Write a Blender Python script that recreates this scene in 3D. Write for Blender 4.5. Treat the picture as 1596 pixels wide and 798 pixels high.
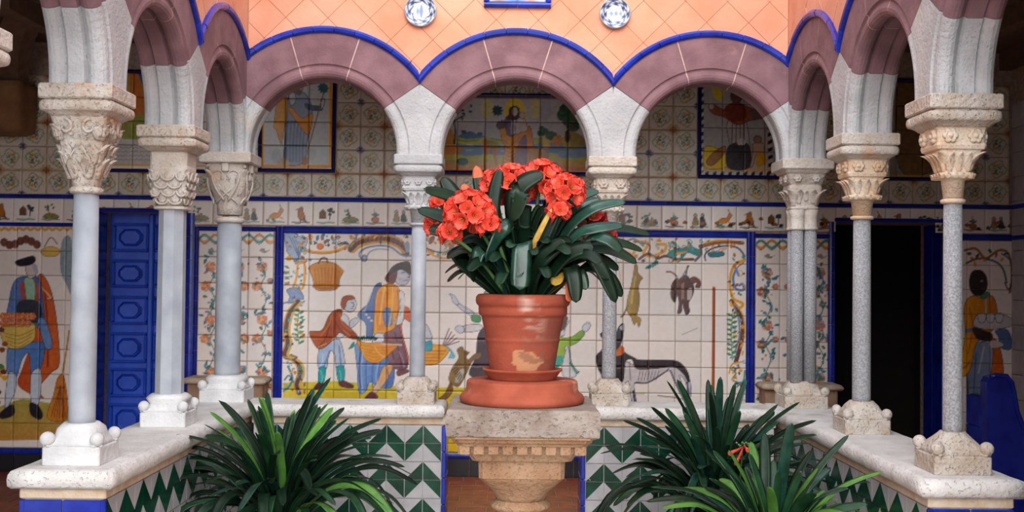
import bpy, bmesh, math, random
import numpy as np
from mathutils import Vector, Matrix
random.seed(7)
rng = np.random.default_rng(11)
scene = bpy.context.scene
C = scene.collection
for _o in list(bpy.data.objects):
    bpy.data.objects.remove(_o)

# ------------------------------------------------------------------ camera
F_PX, CAM_Z = 1752.0, 1.58
PITCH, ROLL, YAW = 0.0233, 0.0111, 0.0033
cam_data = bpy.data.cameras.new('camera')
cam_data.sensor_width = 36.0
cam_data.lens = 36.0 * F_PX / 1596.0
cam_data.clip_start = 0.05
cam = bpy.data.objects.new('camera', cam_data)
C.objects.link(cam)
cam.location = (0, 0, CAM_Z)
cam.matrix_world = (Matrix.Translation((0, 0, CAM_Z)) @ Matrix.Rotation(-YAW, 4, 'Z')
                    @ Matrix.Rotation(math.pi / 2 + PITCH, 4, 'X') @ Matrix.Rotation(ROLL, 4, 'Z'))
scene.camera = cam

# ------------------------------------------------------------------ sky, sun, exposure
world = bpy.data.worlds.new('overcast_sky')
scene.world = world
world.use_nodes = True
_bg = world.node_tree.nodes['Background']
_bg.inputs['Color'].default_value = (0.82, 0.91, 1.0, 1)
_bg.inputs['Strength'].default_value = 1.0
sun_data = bpy.data.lights.new('veiled_sun', 'SUN')
sun_data.energy = 2.5
sun_data.angle = math.radians(60)
sun_data.color = (1.0, 0.985, 0.96)
sun = bpy.data.objects.new('veiled_sun', sun_data)
C.objects.link(sun)
sun.rotation_euler = (math.radians(60), 0, math.radians(-2))
sun.location = (0, -2, 9)
sun['kind'] = 'helper'
vs = scene.view_settings
vs.view_transform = 'Standard'
vs.look = 'None'
vs.exposure = 0.87
vs.gamma = 1.0
vs.use_curve_mapping = False

# ------------------------------------------------------------------ pixel helpers (only used to measure the photograph)
def _ray(px, py):
    u, v = px - 798.0, py - 399.0
    cr, sr = math.cos(ROLL), math.sin(ROLL)
    a, b = cr * u + sr * v, -sr * u + cr * v
    x, y, z = a / F_PX, 1.0, -b / F_PX
    c, s = math.cos(PITCH), math.sin(PITCH)
    y, z = c * y - s * z, s * y + c * z
    c, s = math.cos(YAW), math.sin(YAW)
    return c * x + s * y, -s * x + c * y, z
def at(px, py, Y):
    x, y, z = _ray(px, py)
    k = Y / y
    return Vector((x * k, Y, CAM_Z + z * k))
def to_px(X, Y, Z):
    c, s = math.cos(YAW), math.sin(YAW)
    x, y = c * X - s * Y, s * X + c * Y
    z = Z - CAM_Z
    c, s = math.cos(PITCH), math.sin(PITCH)
    yy, zz = c * y + s * z, -s * y + c * z
    u, v = F_PX * x / yy, -F_PX * zz / yy
    cr, sr = math.cos(ROLL), math.sin(ROLL)
    return 798 + cr * u - sr * v, 399 + sr * u + cr * v

# ------------------------------------------------------------------ materials
def srgb(r, g, b):
    f = lambda c: (c / 255 / 12.92) if c / 255 <= 0.04045 else ((c / 255 + 0.055) / 1.055) ** 2.4
    return (f(r), f(g), f(b))
MATS = {}
def mat(name, col, col2=None, rough=0.6, scale=6.0, bump=0.0, bscale=60.0, pits=0.0, pscale=40.0, spec=0.5, rvar=0.0,
        attr=None, dirt=None, dscale=2.0, dlo=.55, dhi=.75, obj_rand=0.0, trans=0.0, detail=5.0, coat=0.0):
    """node material: two-tone noise colour, optional worn stains, fine relief by noise and pits"""
    if name in MATS: return MATS[name]
    m = bpy.data.materials.new(name); m.use_nodes = True
    nt = m.node_tree; N = nt.nodes; L = nt.links
    b = N['Principled BSDF']
    tc = N.new('ShaderNodeTexCoord')
    geo = N.new('ShaderNodeNewGeometry')
    pos = geo.outputs['Position']
    if attr:
        a = N.new('ShaderNodeVertexColor'); a.layer_name = attr
        colout = a.outputs['Color']
    else:
        n = N.new('ShaderNodeTexNoise'); n.inputs['Scale'].default_value = scale; n.inputs['Detail'].default_value = detail
        L.new(pos, n.inputs['Vector'])
        r = N.new('ShaderNodeValToRGB')
        r.color_ramp.elements[0].position = 0.36; r.color_ramp.elements[1].position = 0.66
        r.color_ramp.elements[0].color = (*col, 1); r.color_ramp.elements[1].color = (*(col2 or col), 1)
        L.new(n.outputs['Fac'], r.inputs['Fac'])
        colout = r.outputs['Color']
    if dirt:
        n2 = N.new('ShaderNodeTexNoise'); n2.inputs['Scale'].default_value = dscale; n2.inputs['Detail'].default_value = 7; n2.inputs['Roughness'].default_value = .65
        L.new(pos, n2.inputs['Vector'])
        mr = N.new('ShaderNodeMapRange'); mr.inputs['From Min'].default_value = dlo; mr.inputs['From Max'].default_value = dhi
        L.new(n2.outputs['Fac'], mr.inputs['Value'])
        mx = N.new('ShaderNodeMix'); mx.data_type = 'RGBA'
        L.new(mr.outputs['Result'], mx.inputs['Factor']); L.new(colout, mx.inputs['A']); mx.inputs['B'].default_value = (*dirt, 1)
        colout = mx.outputs['Result']
    if obj_rand:
        oi = N.new('ShaderNodeObjectInfo')
        mr = N.new('ShaderNodeMapRange'); mr.inputs['To Min'].default_value = 1 - obj_rand; mr.inputs['To Max'].default_value = 1 + obj_rand
        L.new(oi.outputs['Random'], mr.inputs['Value'])
        hs = N.new('ShaderNodeHueSaturation'); L.new(colout, hs.inputs['Color']); L.new(mr.outputs['Result'], hs.inputs['Value'])
        colout = hs.outputs['Color']
    L.new(colout, b.inputs['Base Color'])
    b.inputs['Roughness'].default_value = rough
    b.inputs['Specular IOR Level'].default_value = spec
    if coat: b.inputs['Coat Weight'].default_value = coat; b.inputs['Coat Roughness'].default_value = .1
    if rvar:
        n3 = N.new('ShaderNodeTexNoise'); n3.inputs['Scale'].default_value = scale * 3
        L.new(pos, n3.inputs['Vector'])
        mr = N.new('ShaderNodeMapRange'); mr.inputs['To Min'].default_value = max(0.02, rough - rvar); mr.inputs['To Max'].default_value = rough + rvar
        L.new(n3.outputs['Fac'], mr.inputs['Value']); L.new(mr.outputs['Result'], b.inputs['Roughness'])
    hgt = None
    if bump:
        n4 = N.new('ShaderNodeTexNoise'); n4.inputs['Scale'].default_value = bscale; n4.inputs['Detail'].default_value = 6
        L.new(pos, n4.inputs['Vector']); hgt = n4.outputs['Fac']
        bp = N.new('ShaderNodeBump'); bp.inputs['Strength'].default_value = 1.0; bp.inputs['Distance'].default_value = bump
        L.new(hgt, bp.inputs['Height']); last = bp
        if pits:
            v = N.new('ShaderNodeTexNoise'); v.inputs['Scale'].default_value = pscale; v.inputs['Detail'].default_value = 2
            L.new(pos, v.inputs['Vector'])
            mr = N.new('ShaderNodeMapRange'); mr.inputs['From Min'].default_value = .28; mr.inputs['From Max'].default_value = .40
            L.new(v.outputs['Fac'], mr.inputs['Value'])
            b2 = N.new('ShaderNodeBump'); b2.inputs['Strength'].default_value = 1.0; b2.inputs['Distance'].default_value = pits
            L.new(mr.outputs['Result'], b2.inputs['Height']); L.new(bp.outputs['Normal'], b2.inputs['Normal']); last = b2
        L.new(last.outputs['Normal'], b.inputs['Normal'])
    if trans:
        t = N.new('ShaderNodeBsdfTranslucent'); L.new(colout, t.inputs['Color'])
        ms = N.new('ShaderNodeMixShader'); ms.inputs['Fac'].default_value = trans
        L.new(b.outputs['BSDF'], ms.inputs[1]); L.new(t.outputs['BSDF'], ms.inputs[2])
        L.new(ms.outputs['Shader'], N['Material Output'].inputs['Surface'])
    MATS[name] = m
    return m

M_WHITE = mat('limewashed stone', srgb(168, 169, 171), srgb(188, 188, 190), rough=.85, scale=5, bump=.006, bscale=50, pits=.0015, pscale=90, dirt=srgb(196, 176, 156), dscale=3.2, dlo=.60, dhi=.80)
M_BASEW = mat('white scrubbed base stone', srgb(198, 198, 199), srgb(220, 220, 220), rough=.85, scale=6, bump=.006, bscale=50, dirt=srgb(196, 172, 150), dscale=5, dlo=.62, dhi=.82)
M_LIME = mat('cream limestone', srgb(180, 164, 148), srgb(200, 192, 184), rough=.9, scale=9, bump=.012, bscale=48, pits=.005, pscale=75, dirt=srgb(190, 146, 108), dscale=6, dlo=.56, dhi=.74)
M_CREAM = mat('pale carved stone', srgb(186, 174, 162), srgb(204, 196, 188), rough=.88, scale=7, bump=.008, bscale=55, pits=.002, pscale=120, dirt=srgb(196, 148, 104), dscale=4.5, dlo=.58, dhi=.78)
M_WARM = mat('bounce-warmed carved stone', srgb(206, 172, 138), srgb(222, 206, 188), rough=.9, scale=6, bump=.004, bscale=80, pits=.002, pscale=120)  # warm tone stands for bounced light, put into the stone colour
M_GREY = mat('grey granite shaft', srgb(130, 131, 135), srgb(172, 172, 176), rough=.75, scale=120, bump=.002, bscale=160, detail=3)
M_SHAFT = mat('white marble shaft', srgb(150, 156, 166), srgb(170, 176, 184), rough=.6, scale=8, bump=.001, bscale=90)
M_SILL = mat('worn sill stone', srgb(204, 200, 197), srgb(224, 222, 220), rough=.9, scale=7, bump=.005, bscale=55, pits=.004, pscale=70, dirt=srgb(170, 148, 126), dscale=4, dlo=.58, dhi=.78)
M_FILLET = mat('sandy bedding mortar', srgb(196, 170, 140), srgb(212, 198, 180), rough=.95, scale=14, bump=.005, bscale=60)
M_RED = mat('red sandstone', srgb(118, 86, 92), srgb(140, 106, 112), rough=.9, scale=7, bump=.003, bscale=90, dirt=srgb(176, 128, 122), dscale=5, dlo=.62, dhi=.82)
M_MORTAR = mat('pale joint mortar', srgb(206, 178, 168), srgb(190, 160, 150), rough=.95, scale=30, bump=.003)
M_BLUE = mat('cobalt glaze', srgb(18, 36, 140), srgb(28, 52, 168), rough=.22, scale=9, bump=.0015, bscale=14, rvar=.08, obj_rand=.18)
M_NAVY = mat('dark navy glaze', srgb(16, 24, 84), srgb(24, 36, 112), rough=.24, scale=9, bump=.0015, bscale=14, obj_rand=.15)
M_ORANGE = mat('peach plaster tile', srgb(218, 146, 114), srgb(226, 164, 136), rough=.9, scale=3, bump=.002, bscale=50, obj_rand=.05)
M_JOINT = mat('plaster joint', srgb(214, 150, 112), srgb(222, 168, 132), rough=.95, scale=20)
M_GROUT = mat('aged grout', srgb(150, 128, 112), srgb(178, 158, 142), rough=.95, scale=30)
M_PAINTED = mat('hand painted glazed tile', (1, 1, 1), attr='paint', rough=.3, bump=.0018, bscale=10, obj_rand=.04)
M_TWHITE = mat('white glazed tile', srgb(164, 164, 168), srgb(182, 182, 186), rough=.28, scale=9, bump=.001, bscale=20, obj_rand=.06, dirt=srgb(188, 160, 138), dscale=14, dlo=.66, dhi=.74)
M_TGREEN = mat('bottle green glaze', srgb(4, 52, 38), srgb(10, 72, 52), rough=.2, scale=14, bump=.001, bscale=20, obj_rand=.15, dirt=srgb(190, 160, 136), dscale=18, dlo=.69, dhi=.73)
M_TERRA = mat('terracotta', srgb(140, 64, 42), srgb(160, 80, 56), rough=.85, scale=9, bump=.0012, bscale=120, dirt=srgb(206, 160, 138), dscale=6, dlo=.60, dhi=.8)
M_FLOOR = mat('terracotta floor tile', srgb(126, 62, 42), srgb(156, 84, 58), rough=.45, scale=12, bump=.001, bscale=60, obj_rand=.2)
M_PATIO = mat('patio paving', srgb(176, 162, 148), srgb(198, 186, 172), rough=.9, scale=6, bump=.003)
M_DOOR = mat('blue painted door', srgb(34, 78, 200), srgb(46, 94, 216), rough=.3, scale=5, bump=.001, bscale=80)
M_BLACK = mat('unlit room plaster', srgb(36, 32, 30), srgb(46, 40, 36), rough=.95)  # near-black tone stands for the room's shade, painted into the plaster
M_BASEB = mat('dark skirting tile', srgb(24, 24, 30), srgb(36, 36, 42), rough=.3, obj_rand=.2)
M_CEIL = mat('dark beam wood', srgb(92, 66, 50), srgb(112, 84, 64), rough=.8, scale=12, bump=.002)
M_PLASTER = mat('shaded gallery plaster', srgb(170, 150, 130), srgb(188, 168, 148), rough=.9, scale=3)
M_PED = mat('porous pedestal stone', srgb(126, 114, 104), srgb(152, 144, 136), rough=.95, scale=7, bump=.014, bscale=38, pits=.005, pscale=60, dirt=srgb(112, 96, 84), dscale=9, dlo=.55, dhi=.72)
M_PEDLOW = mat('tawny pedestal stone', srgb(144, 110, 82), srgb(166, 138, 110), rough=.95, scale=6, bump=.010, bscale=45, pits=.003, pscale=100)
M_SOIL = mat('potting soil', srgb(40, 30, 24), srgb(58, 44, 34), rough=1, scale=60, bump=.01, bscale=80)

# ------------------------------------------------------------------ mesh builder
ORIG = {}
class MB:
    def __init__(s): s.v = []; s.f = []; s.m = []; s.sm = []
    def add(s, verts, faces, mi=0, smooth=False):
        o = len(s.v); s.v += [tuple(p) for p in verts]
        s.f += [tuple(i + o for i in f) for f in faces]; s.m += [mi] * len(faces); s.sm += [smooth] * len(faces)
        return s
    def box(s, x0, x1, y0, y1, z0, z1, mi=0):
        v = [(x, y, z) for z in (z0, z1) for y in (y0, y1) for x in (x0, x1)]
        return s.add(v, [(0, 2, 3, 1), (4, 5, 7, 6), (0, 1, 5, 4), (2, 6, 7, 3), (0, 4, 6, 2), (1, 3, 7, 5)], mi)
    def bbox(s, x0, x1, y0, y1, z0, z1, bv=.01, mi=0):
        """box with chamfered edges"""
        def ring(z, i): return [(x0 + i + bv, y0 + i, z), (x1 - i - bv, y0 + i, z), (x1 - i, y0 + i + bv, z), (x1 - i, y1 - i - bv, z),
                                (x1 - i - bv, y1 - i, z), (x0 + i + bv, y1 - i, z), (x0 + i, y1 - i - bv, z), (x0 + i, y0 + i + bv, z)]
        r = [ring(z0, bv), ring(z0 + bv, 0), ring(z1 - bv, 0), ring(z1, bv)]
        return s.rings(r, mi=mi)
    def rings(s, rs, mi=0, smooth=False, caps=True, closed=True):
        n = len(rs[0]); v = [p for r in rs for p in r]; f = []
        for k in range(len(rs) - 1):
            for i in range(n if closed else n - 1):
                j = (i + 1) % n
                f.append((k * n + i, k * n + j, (k + 1) * n + j, (k + 1) * n + i))
        o = len(s.v); s.add(v, f, mi, smooth)
        if caps:
            s.f += [tuple(o + i for i in range(n))[::-1], tuple(o + (len(rs) - 1) * n + i for i in range(n))]
            s.m += [mi, mi]; s.sm += [False, False]
        return s
    def lathe(s, prof, cx=0, cy=0, n=40, mi=0, smooth=True, mod=None):
        rs = []
        for (r, z) in prof:
            rs.append([(cx + r * (1 + (mod(a, z) if mod else 0)) * math.cos(a), cy + r * (1 + (mod(a, z) if mod else 0)) * math.sin(a), z) for a in [2 * math.pi * i / n for i in range(n)]])
        return s.rings(rs, mi, smooth)
    def loft(s, prof, cx=0, cy=0, n=40, mi=0, smooth=False, mod=None):
        """profile of (z, half size, superellipse exponent)"""
        rs = []
        for (z, h, e) in prof:
            ring = []
            for i in range(n):
                a = 2 * math.pi * (i + .5) / n
                c, q = math.cos(a), math.sin(a)
                k = (abs(c) ** e + abs(q) ** e) ** (-1 / e)
                k *= 1 + (mod(a, z) if mod else 0)
                ring.append((cx + h * k * c, cy + h * k * q, z))
            rs.append(ring)
        return s.rings(rs, mi, smooth)
    def tube(s, pts, rad, n=6, mi=0, smooth=True):
        pts = [Vector(p) for p in pts]; rs = []
        up = Vector((0.31, 0.17, 0.93)).normalized()
        for i, p in enumerate(pts):
            t = (pts[min(i + 1, len(pts) - 1)] - pts[max(i - 1, 0)])
            if t.length < 1e-9: t = Vector((0, 0, 1))
            t.normalize()
            a = t.cross(up)
            if a.length < 1e-3: a = t.cross(Vector((1, 0, 0)))
            a.normalize(); b = t.cross(a)
            r = rad[i] if isinstance(rad, (list, tuple)) else rad
            rs.append([p + a * (r * math.cos(2 * math.pi * k / n)) + b * (r * math.sin(2 * math.pi * k / n)) for k in range(n)])
        return s.rings(rs, mi, smooth)
    def ball(s, c, r, n=10, m=7, mi=0, sq=(1, 1, 1)):
        rs = []
        for k in range(m + 1):
            a = math.pi * (0.02 + .96 * k / m) - math.pi / 2
            rs.append([(c[0] + sq[0] * r * math.cos(a) * math.cos(2 * math.pi * i / n), c[1] + sq[1] * r * math.cos(a) * math.sin(2 * math.pi * i / n), c[2] + sq[2] * r * math.sin(a)) for i in range(n)])
        return s.rings(rs, mi, True)
    def xf(s, fn, start=0):
        s.v[start:] = [tuple(fn(Vector(p))) for p in s.v[start:]]
        return s
    def mesh(s, name, mats, off=Vector((0, 0, 0)), fix=True):
        me = bpy.data.meshes.new(name)
        me.from_pydata([tuple(Vector(p) - off) for p in s.v], [], s.f)
        for m in (mats if isinstance(mats, (list, tuple)) else [mats]): me.materials.append(m)
        me.polygons.foreach_set('material_index', s.m)
        me.polygons.foreach_set('use_smooth', s.sm)
        if fix:
            bm = bmesh.new(); bm.from_mesh(me); bmesh.ops.recalc_face_normals(bm, faces=bm.faces[:]); bm.to_mesh(me); bm.free()
        me.update()
        return me
    def build(s, name, mats, parent=None, origin=None):
        """links ONE mesh object; points were given in world coordinates"""
        og = ORIG[parent.name] if parent else Vector(origin or (0, 0, 0))
        o = bpy.data.objects.new(name, s.mesh(name, mats, og))
        C.objects.link(o)
        if parent: o.parent = parent
        else: o.location = og
        ORIG[o.name] = og
        return o
def thing(name, label, cat, loc=(0, 0, 0), group=None, kind=None):
    o = bpy.data.objects.new(name, None); C.objects.link(o)
    o.location = loc; o.empty_display_size = .1
    if label: o['label'] = label
    if cat: o['category'] = cat
    if group: o['group'] = group
    if kind: o['kind'] = kind
    ORIG[o.name] = Vector(loc)
    return o
def tag(o, label=None, cat=None, group=None, kind=None):
    if label: o['label'] = label
    if cat: o['category'] = cat
    if group: o['group'] = group
    if kind: o['kind'] = kind
    return o
def inst(name, me, parent, loc, rot=None):
    o = bpy.data.objects.new(name, me); C.objects.link(o)
    o.parent = parent; o.location = Vector(loc) - (ORIG[parent.name] if parent else Vector((0, 0, 0)))
    if rot: o.rotation_euler = rot
    ORIG[o.name] = Vector(loc)
    return o

# ------------------------------------------------------------------ measures of the court
S = 1.2405                                # column spacing
YB, XL, XR = 7.30, -1.8117, 1.9085        # column lines: back, left, right
XB = [XL, -0.5815, 0.6607, XR]
ZS, ZA = 0.796, 2.39                      # sill top, abacus top
T = 0.25                                  # arch thickness
RI, RG, RE, RT = 0.468, 0.545, 0.756, 0.797
ZC = ZA + 0.02                            # arch centre height
YW = 9.17                                 # gallery back wall
XWL, XWR = -4.2, 4.12                     # gallery side walls
ZCEIL = 3.5
# ------------------------------------------------------------------ the painted glaze: a small brush engine, its result is stored on the tiles' own vertices
SS = 2.0
PX0, PY0, PX1, PY1 = -40, 60, 1640, 730
CW, CH = int((PX1 - PX0) * SS), int((PY1 - PY0) * SS)
canvas = np.empty((CH, CW, 3), np.float32)
_gx = (np.arange(CW) + .5) / SS + PX0
_gy = (np.arange(CH) + .5) / SS + PY0
def _noise(h, w, cells, seed):
    r = np.random.default_rng(seed)
    g = r.random((max(2, int(h / cells)) + 3, max(2, int(w / cells)) + 3)).astype(np.float32)
    yi, xi = np.linspace(0, g.shape[0] - 1.001, h), np.linspace(0, g.shape[1] - 1.001, w)
    y0, x0 = yi.astype(int), xi.astype(int)
    fy, fx = (yi - y0)[:, None], (xi - x0)[None, :]
    return (g[y0][:, x0] * (1 - fy) * (1 - fx) + g[y0 + 1][:, x0] * fy * (1 - fx) + g[y0][:, x0 + 1] * (1 - fy) * fx + g[y0 + 1][:, x0 + 1] * fy * fx)
NZ = _noise(CH, CW, 9, 1) * .6 + _noise(CH, CW, 4, 2) * .4 - .5
canvas[:] = np.array((243, 233, 226), np.float32)
canvas += (NZ * 10)[..., None]
def smooth_pts(p, closed=True, k=5):
    p = np.array(p, float); n = len(p); out = []
    for i in range(n if closed else n - 1):
        g = (lambda j: p[j % n]) if closed else (lambda j: p[min(max(j, 0), n - 1)])
        a, b, c, d = g(i - 1), g(i), g(i + 1), g(i + 2)
        for t in np.arange(k) / k:
            out.append(.5 * ((2 * b) + (c - a) * t + (2 * a - 5 * b + 4 * c - d) * t * t + (3 * b - a - 3 * c + d) * t ** 3))
    if not closed: out.append(p[-1])
    return np.array(out)
def _win(x0, y0, x1, y1):
    i0, i1 = max(0, int((x0 - PX0) * SS)), min(CW, int((x1 - PX0) * SS) + 2)
    j0, j1 = max(0, int((y0 - PY0) * SS)), min(CH, int((y1 - PY0) * SS) + 2)
    return i0, i1, j0, j1
def line(pts, w, col, sm=True, alpha=1.0, taper=False):
    p = smooth_pts(pts, False) if sm and len(pts) > 2 else np.array(pts, float)
    i0, i1, j0, j1 = _win(p[:, 0].min() - w - 1, p[:, 1].min() - w - 1, p[:, 0].max() + w + 1, p[:, 1].max() + w + 1)
    if i1 <= i0 or j1 <= j0: return
    X, Y = np.meshgrid(_gx[i0:i1], _gy[j0:j1])
    d = np.full(X.shape, 1e9)
    for k in range(len(p) - 1):
        a, b = p[k], p[k + 1]; ab = b - a; l2 = max((ab ** 2).sum(), 1e-9)
        t = np.clip(((X - a[0]) * ab[0] + (Y - a[1]) * ab[1]) / l2, 0, 1)
        ww = w / 2 if not taper else w / 2 * (1 - (k + .5) / len(p)) + .2
        d = np.minimum(d, np.hypot(X - a[0] - t * ab[0], Y - a[1] - t * ab[1]) - ww)
    m = np.clip(.5 - d * SS * .6, 0, 1) * alpha
    canvas[j0:j1, i0:i1] += m[..., None] * (np.array(col, np.float32) - canvas[j0:j1, i0:i1])
def poly(pts, col, out=None, ow=1.1, sm=True, sh=None, col2=None, alpha=1.0, streak=14):
    """fill; col2 = colour at the far side along direction sh (dx, dy)"""
    p = smooth_pts(pts) if sm else np.array(pts, float)
    i0, i1, j0, j1 = _win(p[:, 0].min() - 1, p[:, 1].min() - 1, p[:, 0].max() + 1, p[:, 1].max() + 1)
    if i1 <= i0 or j1 <= j0: return
    X, Y = np.meshgrid(_gx[i0:i1], _gy[j0:j1])
    ins = np.zeros(X.shape, bool); n = len(p)
    for k in range(n):
        (x1, y1), (x2, y2) = p[k], p[(k + 1) % n]
        if y1 == y2: continue
        c = ((y1 > Y) != (y2 > Y)) & (X < (x2 - x1) * (Y - y1) / (y2 - y1) + x1)
        ins ^= c
    cc = np.broadcast_to(np.array(col, np.float32), X.shape + (3,)).copy()
    if col2 is not None:
        dx, dy = sh or (1, 0)
        q = X * dx + Y * dy; q = np.clip((q - q[ins].min()) / max(np.ptp(q[ins]), 1e-6), 0, 1) if ins.any() else q * 0
        cc += q[..., None] * (np.array(col2, np.float32) - cc)
    cc += (NZ[j0:j1, i0:i1] * streak * 2)[..., None]
    a = (ins * alpha)[..., None]
    canvas[j0:j1, i0:i1] = canvas[j0:j1, i0:i1] * (1 - a) + cc * a
    if out is not None: line(np.vstack([p, p[:1]]), ow, out, sm=False, alpha=.85)
def blob(x, y, rx, ry, col, rot=0, out=None, **k):
    a = np.linspace(0, 2 * math.pi, 13)[:-1]; c, s_ = math.cos(rot), math.sin(rot)
    poly([(x + rx * math.cos(t) * c - ry * math.sin(t) * s_, y + rx * math.cos(t) * s_ + ry * math.sin(t) * c) for t in a], col, out, **k)
def leaf(x, y, l, ang, w, col):
    dx, dy = math.cos(ang), math.sin(ang)
    poly([(x, y), (x + dx * l * .5 - dy * w, y + dy * l * .5 + dx * w), (x + dx * l, y + dy * l), (x + dx * l * .5 + dy * w, y + dy * l * .5 - dx * w)], col)
def flower(x, y, r, col, col2):
    for k in range(6):
        a = k * 1.047 + x * .37
        blob(x + math.cos(a) * r * .52, y + math.sin(a) * r * .46, r * .5, r * .44, col if k % 2 else col2, rot=a, out=(170, 96, 76), ow=.7)
    blob(x, y, r * .26, r * .22, (226, 180, 96))
INK = (58, 56, 74); SKIN = (206, 208, 216); BROWN = (106, 72, 60); OCH = (222, 160, 56); ORG = (208, 112, 36)
BLU = (122, 148, 190); TEAL = (44, 146, 150); GRN = (96, 136, 92); OLV = (150, 124, 58); YEL = (222, 190, 70)

def z8(u, v, s, x0, y0): return (x0 + u / s, y0 + v / s)
def Z(pts, s, x0, y0): return [(x0 + u / s, y0 + v / s) for u, v in pts]

def paint_mural():
    k = 2.852
    A = lambda *p: Z(p, k, 430, 350)
    B = lambda *p: Z(p, k, 950, 350)
    # ground
    poly([(441, 596), (520, 594), (600, 600), (660, 604), (760, 603), (830, 606), (900, 640), (1163, 652), (1163, 705), (441, 705)], (206, 188, 74), sm=False, col2=(218, 178, 60), sh=(0, 1))
    for q in range(40):
        x = 445 + rng.random() * 700; y = 612 + rng.random() * 70
        line([(x, y), (x + 18 + rng.random() * 25, y + rng.normal() * 2)], 2.5, (146, 152, 70), alpha=.5)
    # rococo border, upper left
    poly(A((35, 50), (75, 35), (110, 55), (140, 60), (135, 95), (110, 130), (130, 165), (95, 175), (75, 150), (50, 120), (45, 85)), (150, 166, 190), INK, .8, col2=(196, 204, 214))
    for q in range(5): line(A((60 + q * 14, 50 + q * 9), (80 + q * 10, 95), (100, 140 + q * 4)), 1.4, (92, 112, 150))
    line(A((105, 92), (140, 115), (200, 125), (270, 118), (325, 95)), 4.2, OCH); line(A((105, 98), (150, 124), (220, 130), (280, 120)), 1.4, (170, 96, 40))
    for q, (u, v) in enumerate(((180, 75), (200, 60), (215, 80), (275, 90), (295, 80))): leaf(*A((u, v))[0], 11, -1.2 + q * .35, 2.6, (70, 122, 150) if q < 3 else (70, 70, 80))
    blob(*A((198, 98))[0], 5, 4.5, (226, 130, 50), out=(150, 80, 40)); 
    for q in range(8): blob(*A((250 + q * 5, 58 + (q % 3) * 5 - q))[0], 1.6, 1.3, (180, 120, 70))
    blob(*A((228, 52))[0], 2, 2, BLU)
    line(A((335, 110), (360, 80), (420, 65), (490, 62), (545, 80), (580, 130)), 10.5, BROWN); line(A((345, 122), (375, 98), (430, 82), (490, 80), (540, 98), (570, 125)), 4, (206, 152, 66))
    line(A((332, 96), (365, 68), (420, 52), (490, 48), (550, 66), (590, 110)), 3.5, (196, 140, 60))
    for q in range(12): line(A((350 + q * 19, 98 - 28 * math.sin(q / 11 * 3.1)), (356 + q * 19, 78 - 28 * math.sin(q / 11 * 3.1))), 1.6, (70, 44, 44))
    line(A((385, 160), (372, 130), (400, 105), (450, 95), (510, 100), (560, 135), (600, 140)), 2.8, (112, 132, 164)); line(A((400, 160), (415, 125), (450, 110), (500, 112)), 1.8, (134, 152, 180))
    blob(*A((395, 150))[0], 4, 5, (160, 174, 196), out=INK)
    blob(*A((340, 60))[0], 4, 3, OCH); blob(*A((585, 100))[0], 4, 9, (150, 166, 190))
    # left side of border
    line(A((90, 175), (125, 170), (130, 220), (122, 280), (100, 285)), 3.6, OCH); line(A((98, 180), (92, 240), (75, 285)), 3.6, OCH); line(A((90, 172), (126, 166), (136, 222)), 1.2, (176, 100, 40))
    blob(*A((60, 150))[0], 5, 4, (210, 160, 80))
    for q in range(7): leaf(*A((62, 195 + q * 12))[0], 9, 2.6 if q % 2 else 3.6, 2, GRN)
    poly(A((50, 290), (90, 280), (115, 300), (125, 330), (100, 335), (80, 345), (55, 350), (62, 320)), (140, 158, 190), INK, .8)
    line(A((35, 350), (60, 345), (110, 350), (128, 340)), 2.4, (120, 140, 175))
    sn = [(100, 345), (70, 380), (52, 430), (48, 480), (55, 530), (40, 580), (75, 595), (105, 625), (110, 665), (95, 710), (105, 745)]
    line(A(*sn), 8.5, (92, 62, 66)); line(A(*[(u + 14, v) for u, v in sn]), 4, (206, 172, 86)); line(A(*[(u - 13, v) for u, v in sn]), 2.2, (196, 150, 70))
    for q in range(14):
        u, v = A((104, 385 + q * 11))[0]; leaf(u, v, 9, (-.5 if q % 2 else 3.6), 2.1, (88, 132, 96))
    line(A((105, 380), (96, 450), (104, 530)), 1.4, GRN)
    line(A((55, 630), (75, 680), (60, 720), (35, 740)), 3, (62, 126, 140)); line(A((40, 690), (60, 670), (80, 700)), 2.4, (62, 126, 140)); line(A((75, 600), (95, 590), (70, 580)), 2, BROWN)
    # border right of the column up to the plant
    for q in range(16):
        x, y = 660 + rng.random() * 70, 366 + rng.random() * 28
        blob(x, y, 5 + rng.random() * 3, 3 + rng.random() * 2, [(112, 132, 150), OCH, (150, 70, 50), (70, 120, 130), (206, 160, 90)][q % 5], rot=rng.random() * 3)
    line([(655, 375), (675, 398), (700, 402), (725, 388), (760, 380), (800, 372), (850, 374), (900, 386), (940, 372)], 3, OCH); line([(660, 385), (690, 394), (720, 380)], 2, INK)
    # hanging basket
    poly(A((150, 195), (170, 175), (210, 165), (260, 172), (298, 205), (285, 240), (272, 285), (225, 293), (178, 287), (165, 240)), (208, 150, 70), BROWN, 1.2, col2=(190, 120, 50))
    for q in range(8): line(A((172 + q * 16, 192), (184 + q * 12, 280)), 2.2, (168, 104, 46), alpha=.8)
    line(A((150, 196), (200, 182), (260, 182), (298, 208)), 4.5, (196, 134, 60)); line(A((190, 172), (205, 150), (226, 152), (230, 168)), 2.4, BROWN); line(A((168, 275), (225, 284), (282, 272)), 3.5, (160, 100, 46))
    # boy
    poly(A((195, 545), (240, 520), (280, 510), (300, 560), (305, 625), (270, 640), (262, 580), (245, 560), (232, 600), (225, 640), (190, 640)), (162, 182, 212), INK, .9, col2=(196, 206, 222))
    line(A((240, 560), (215, 630)), 2, (110, 136, 180)); line(A((282, 540), (290, 620)), 2, (110, 136, 180))
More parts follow.
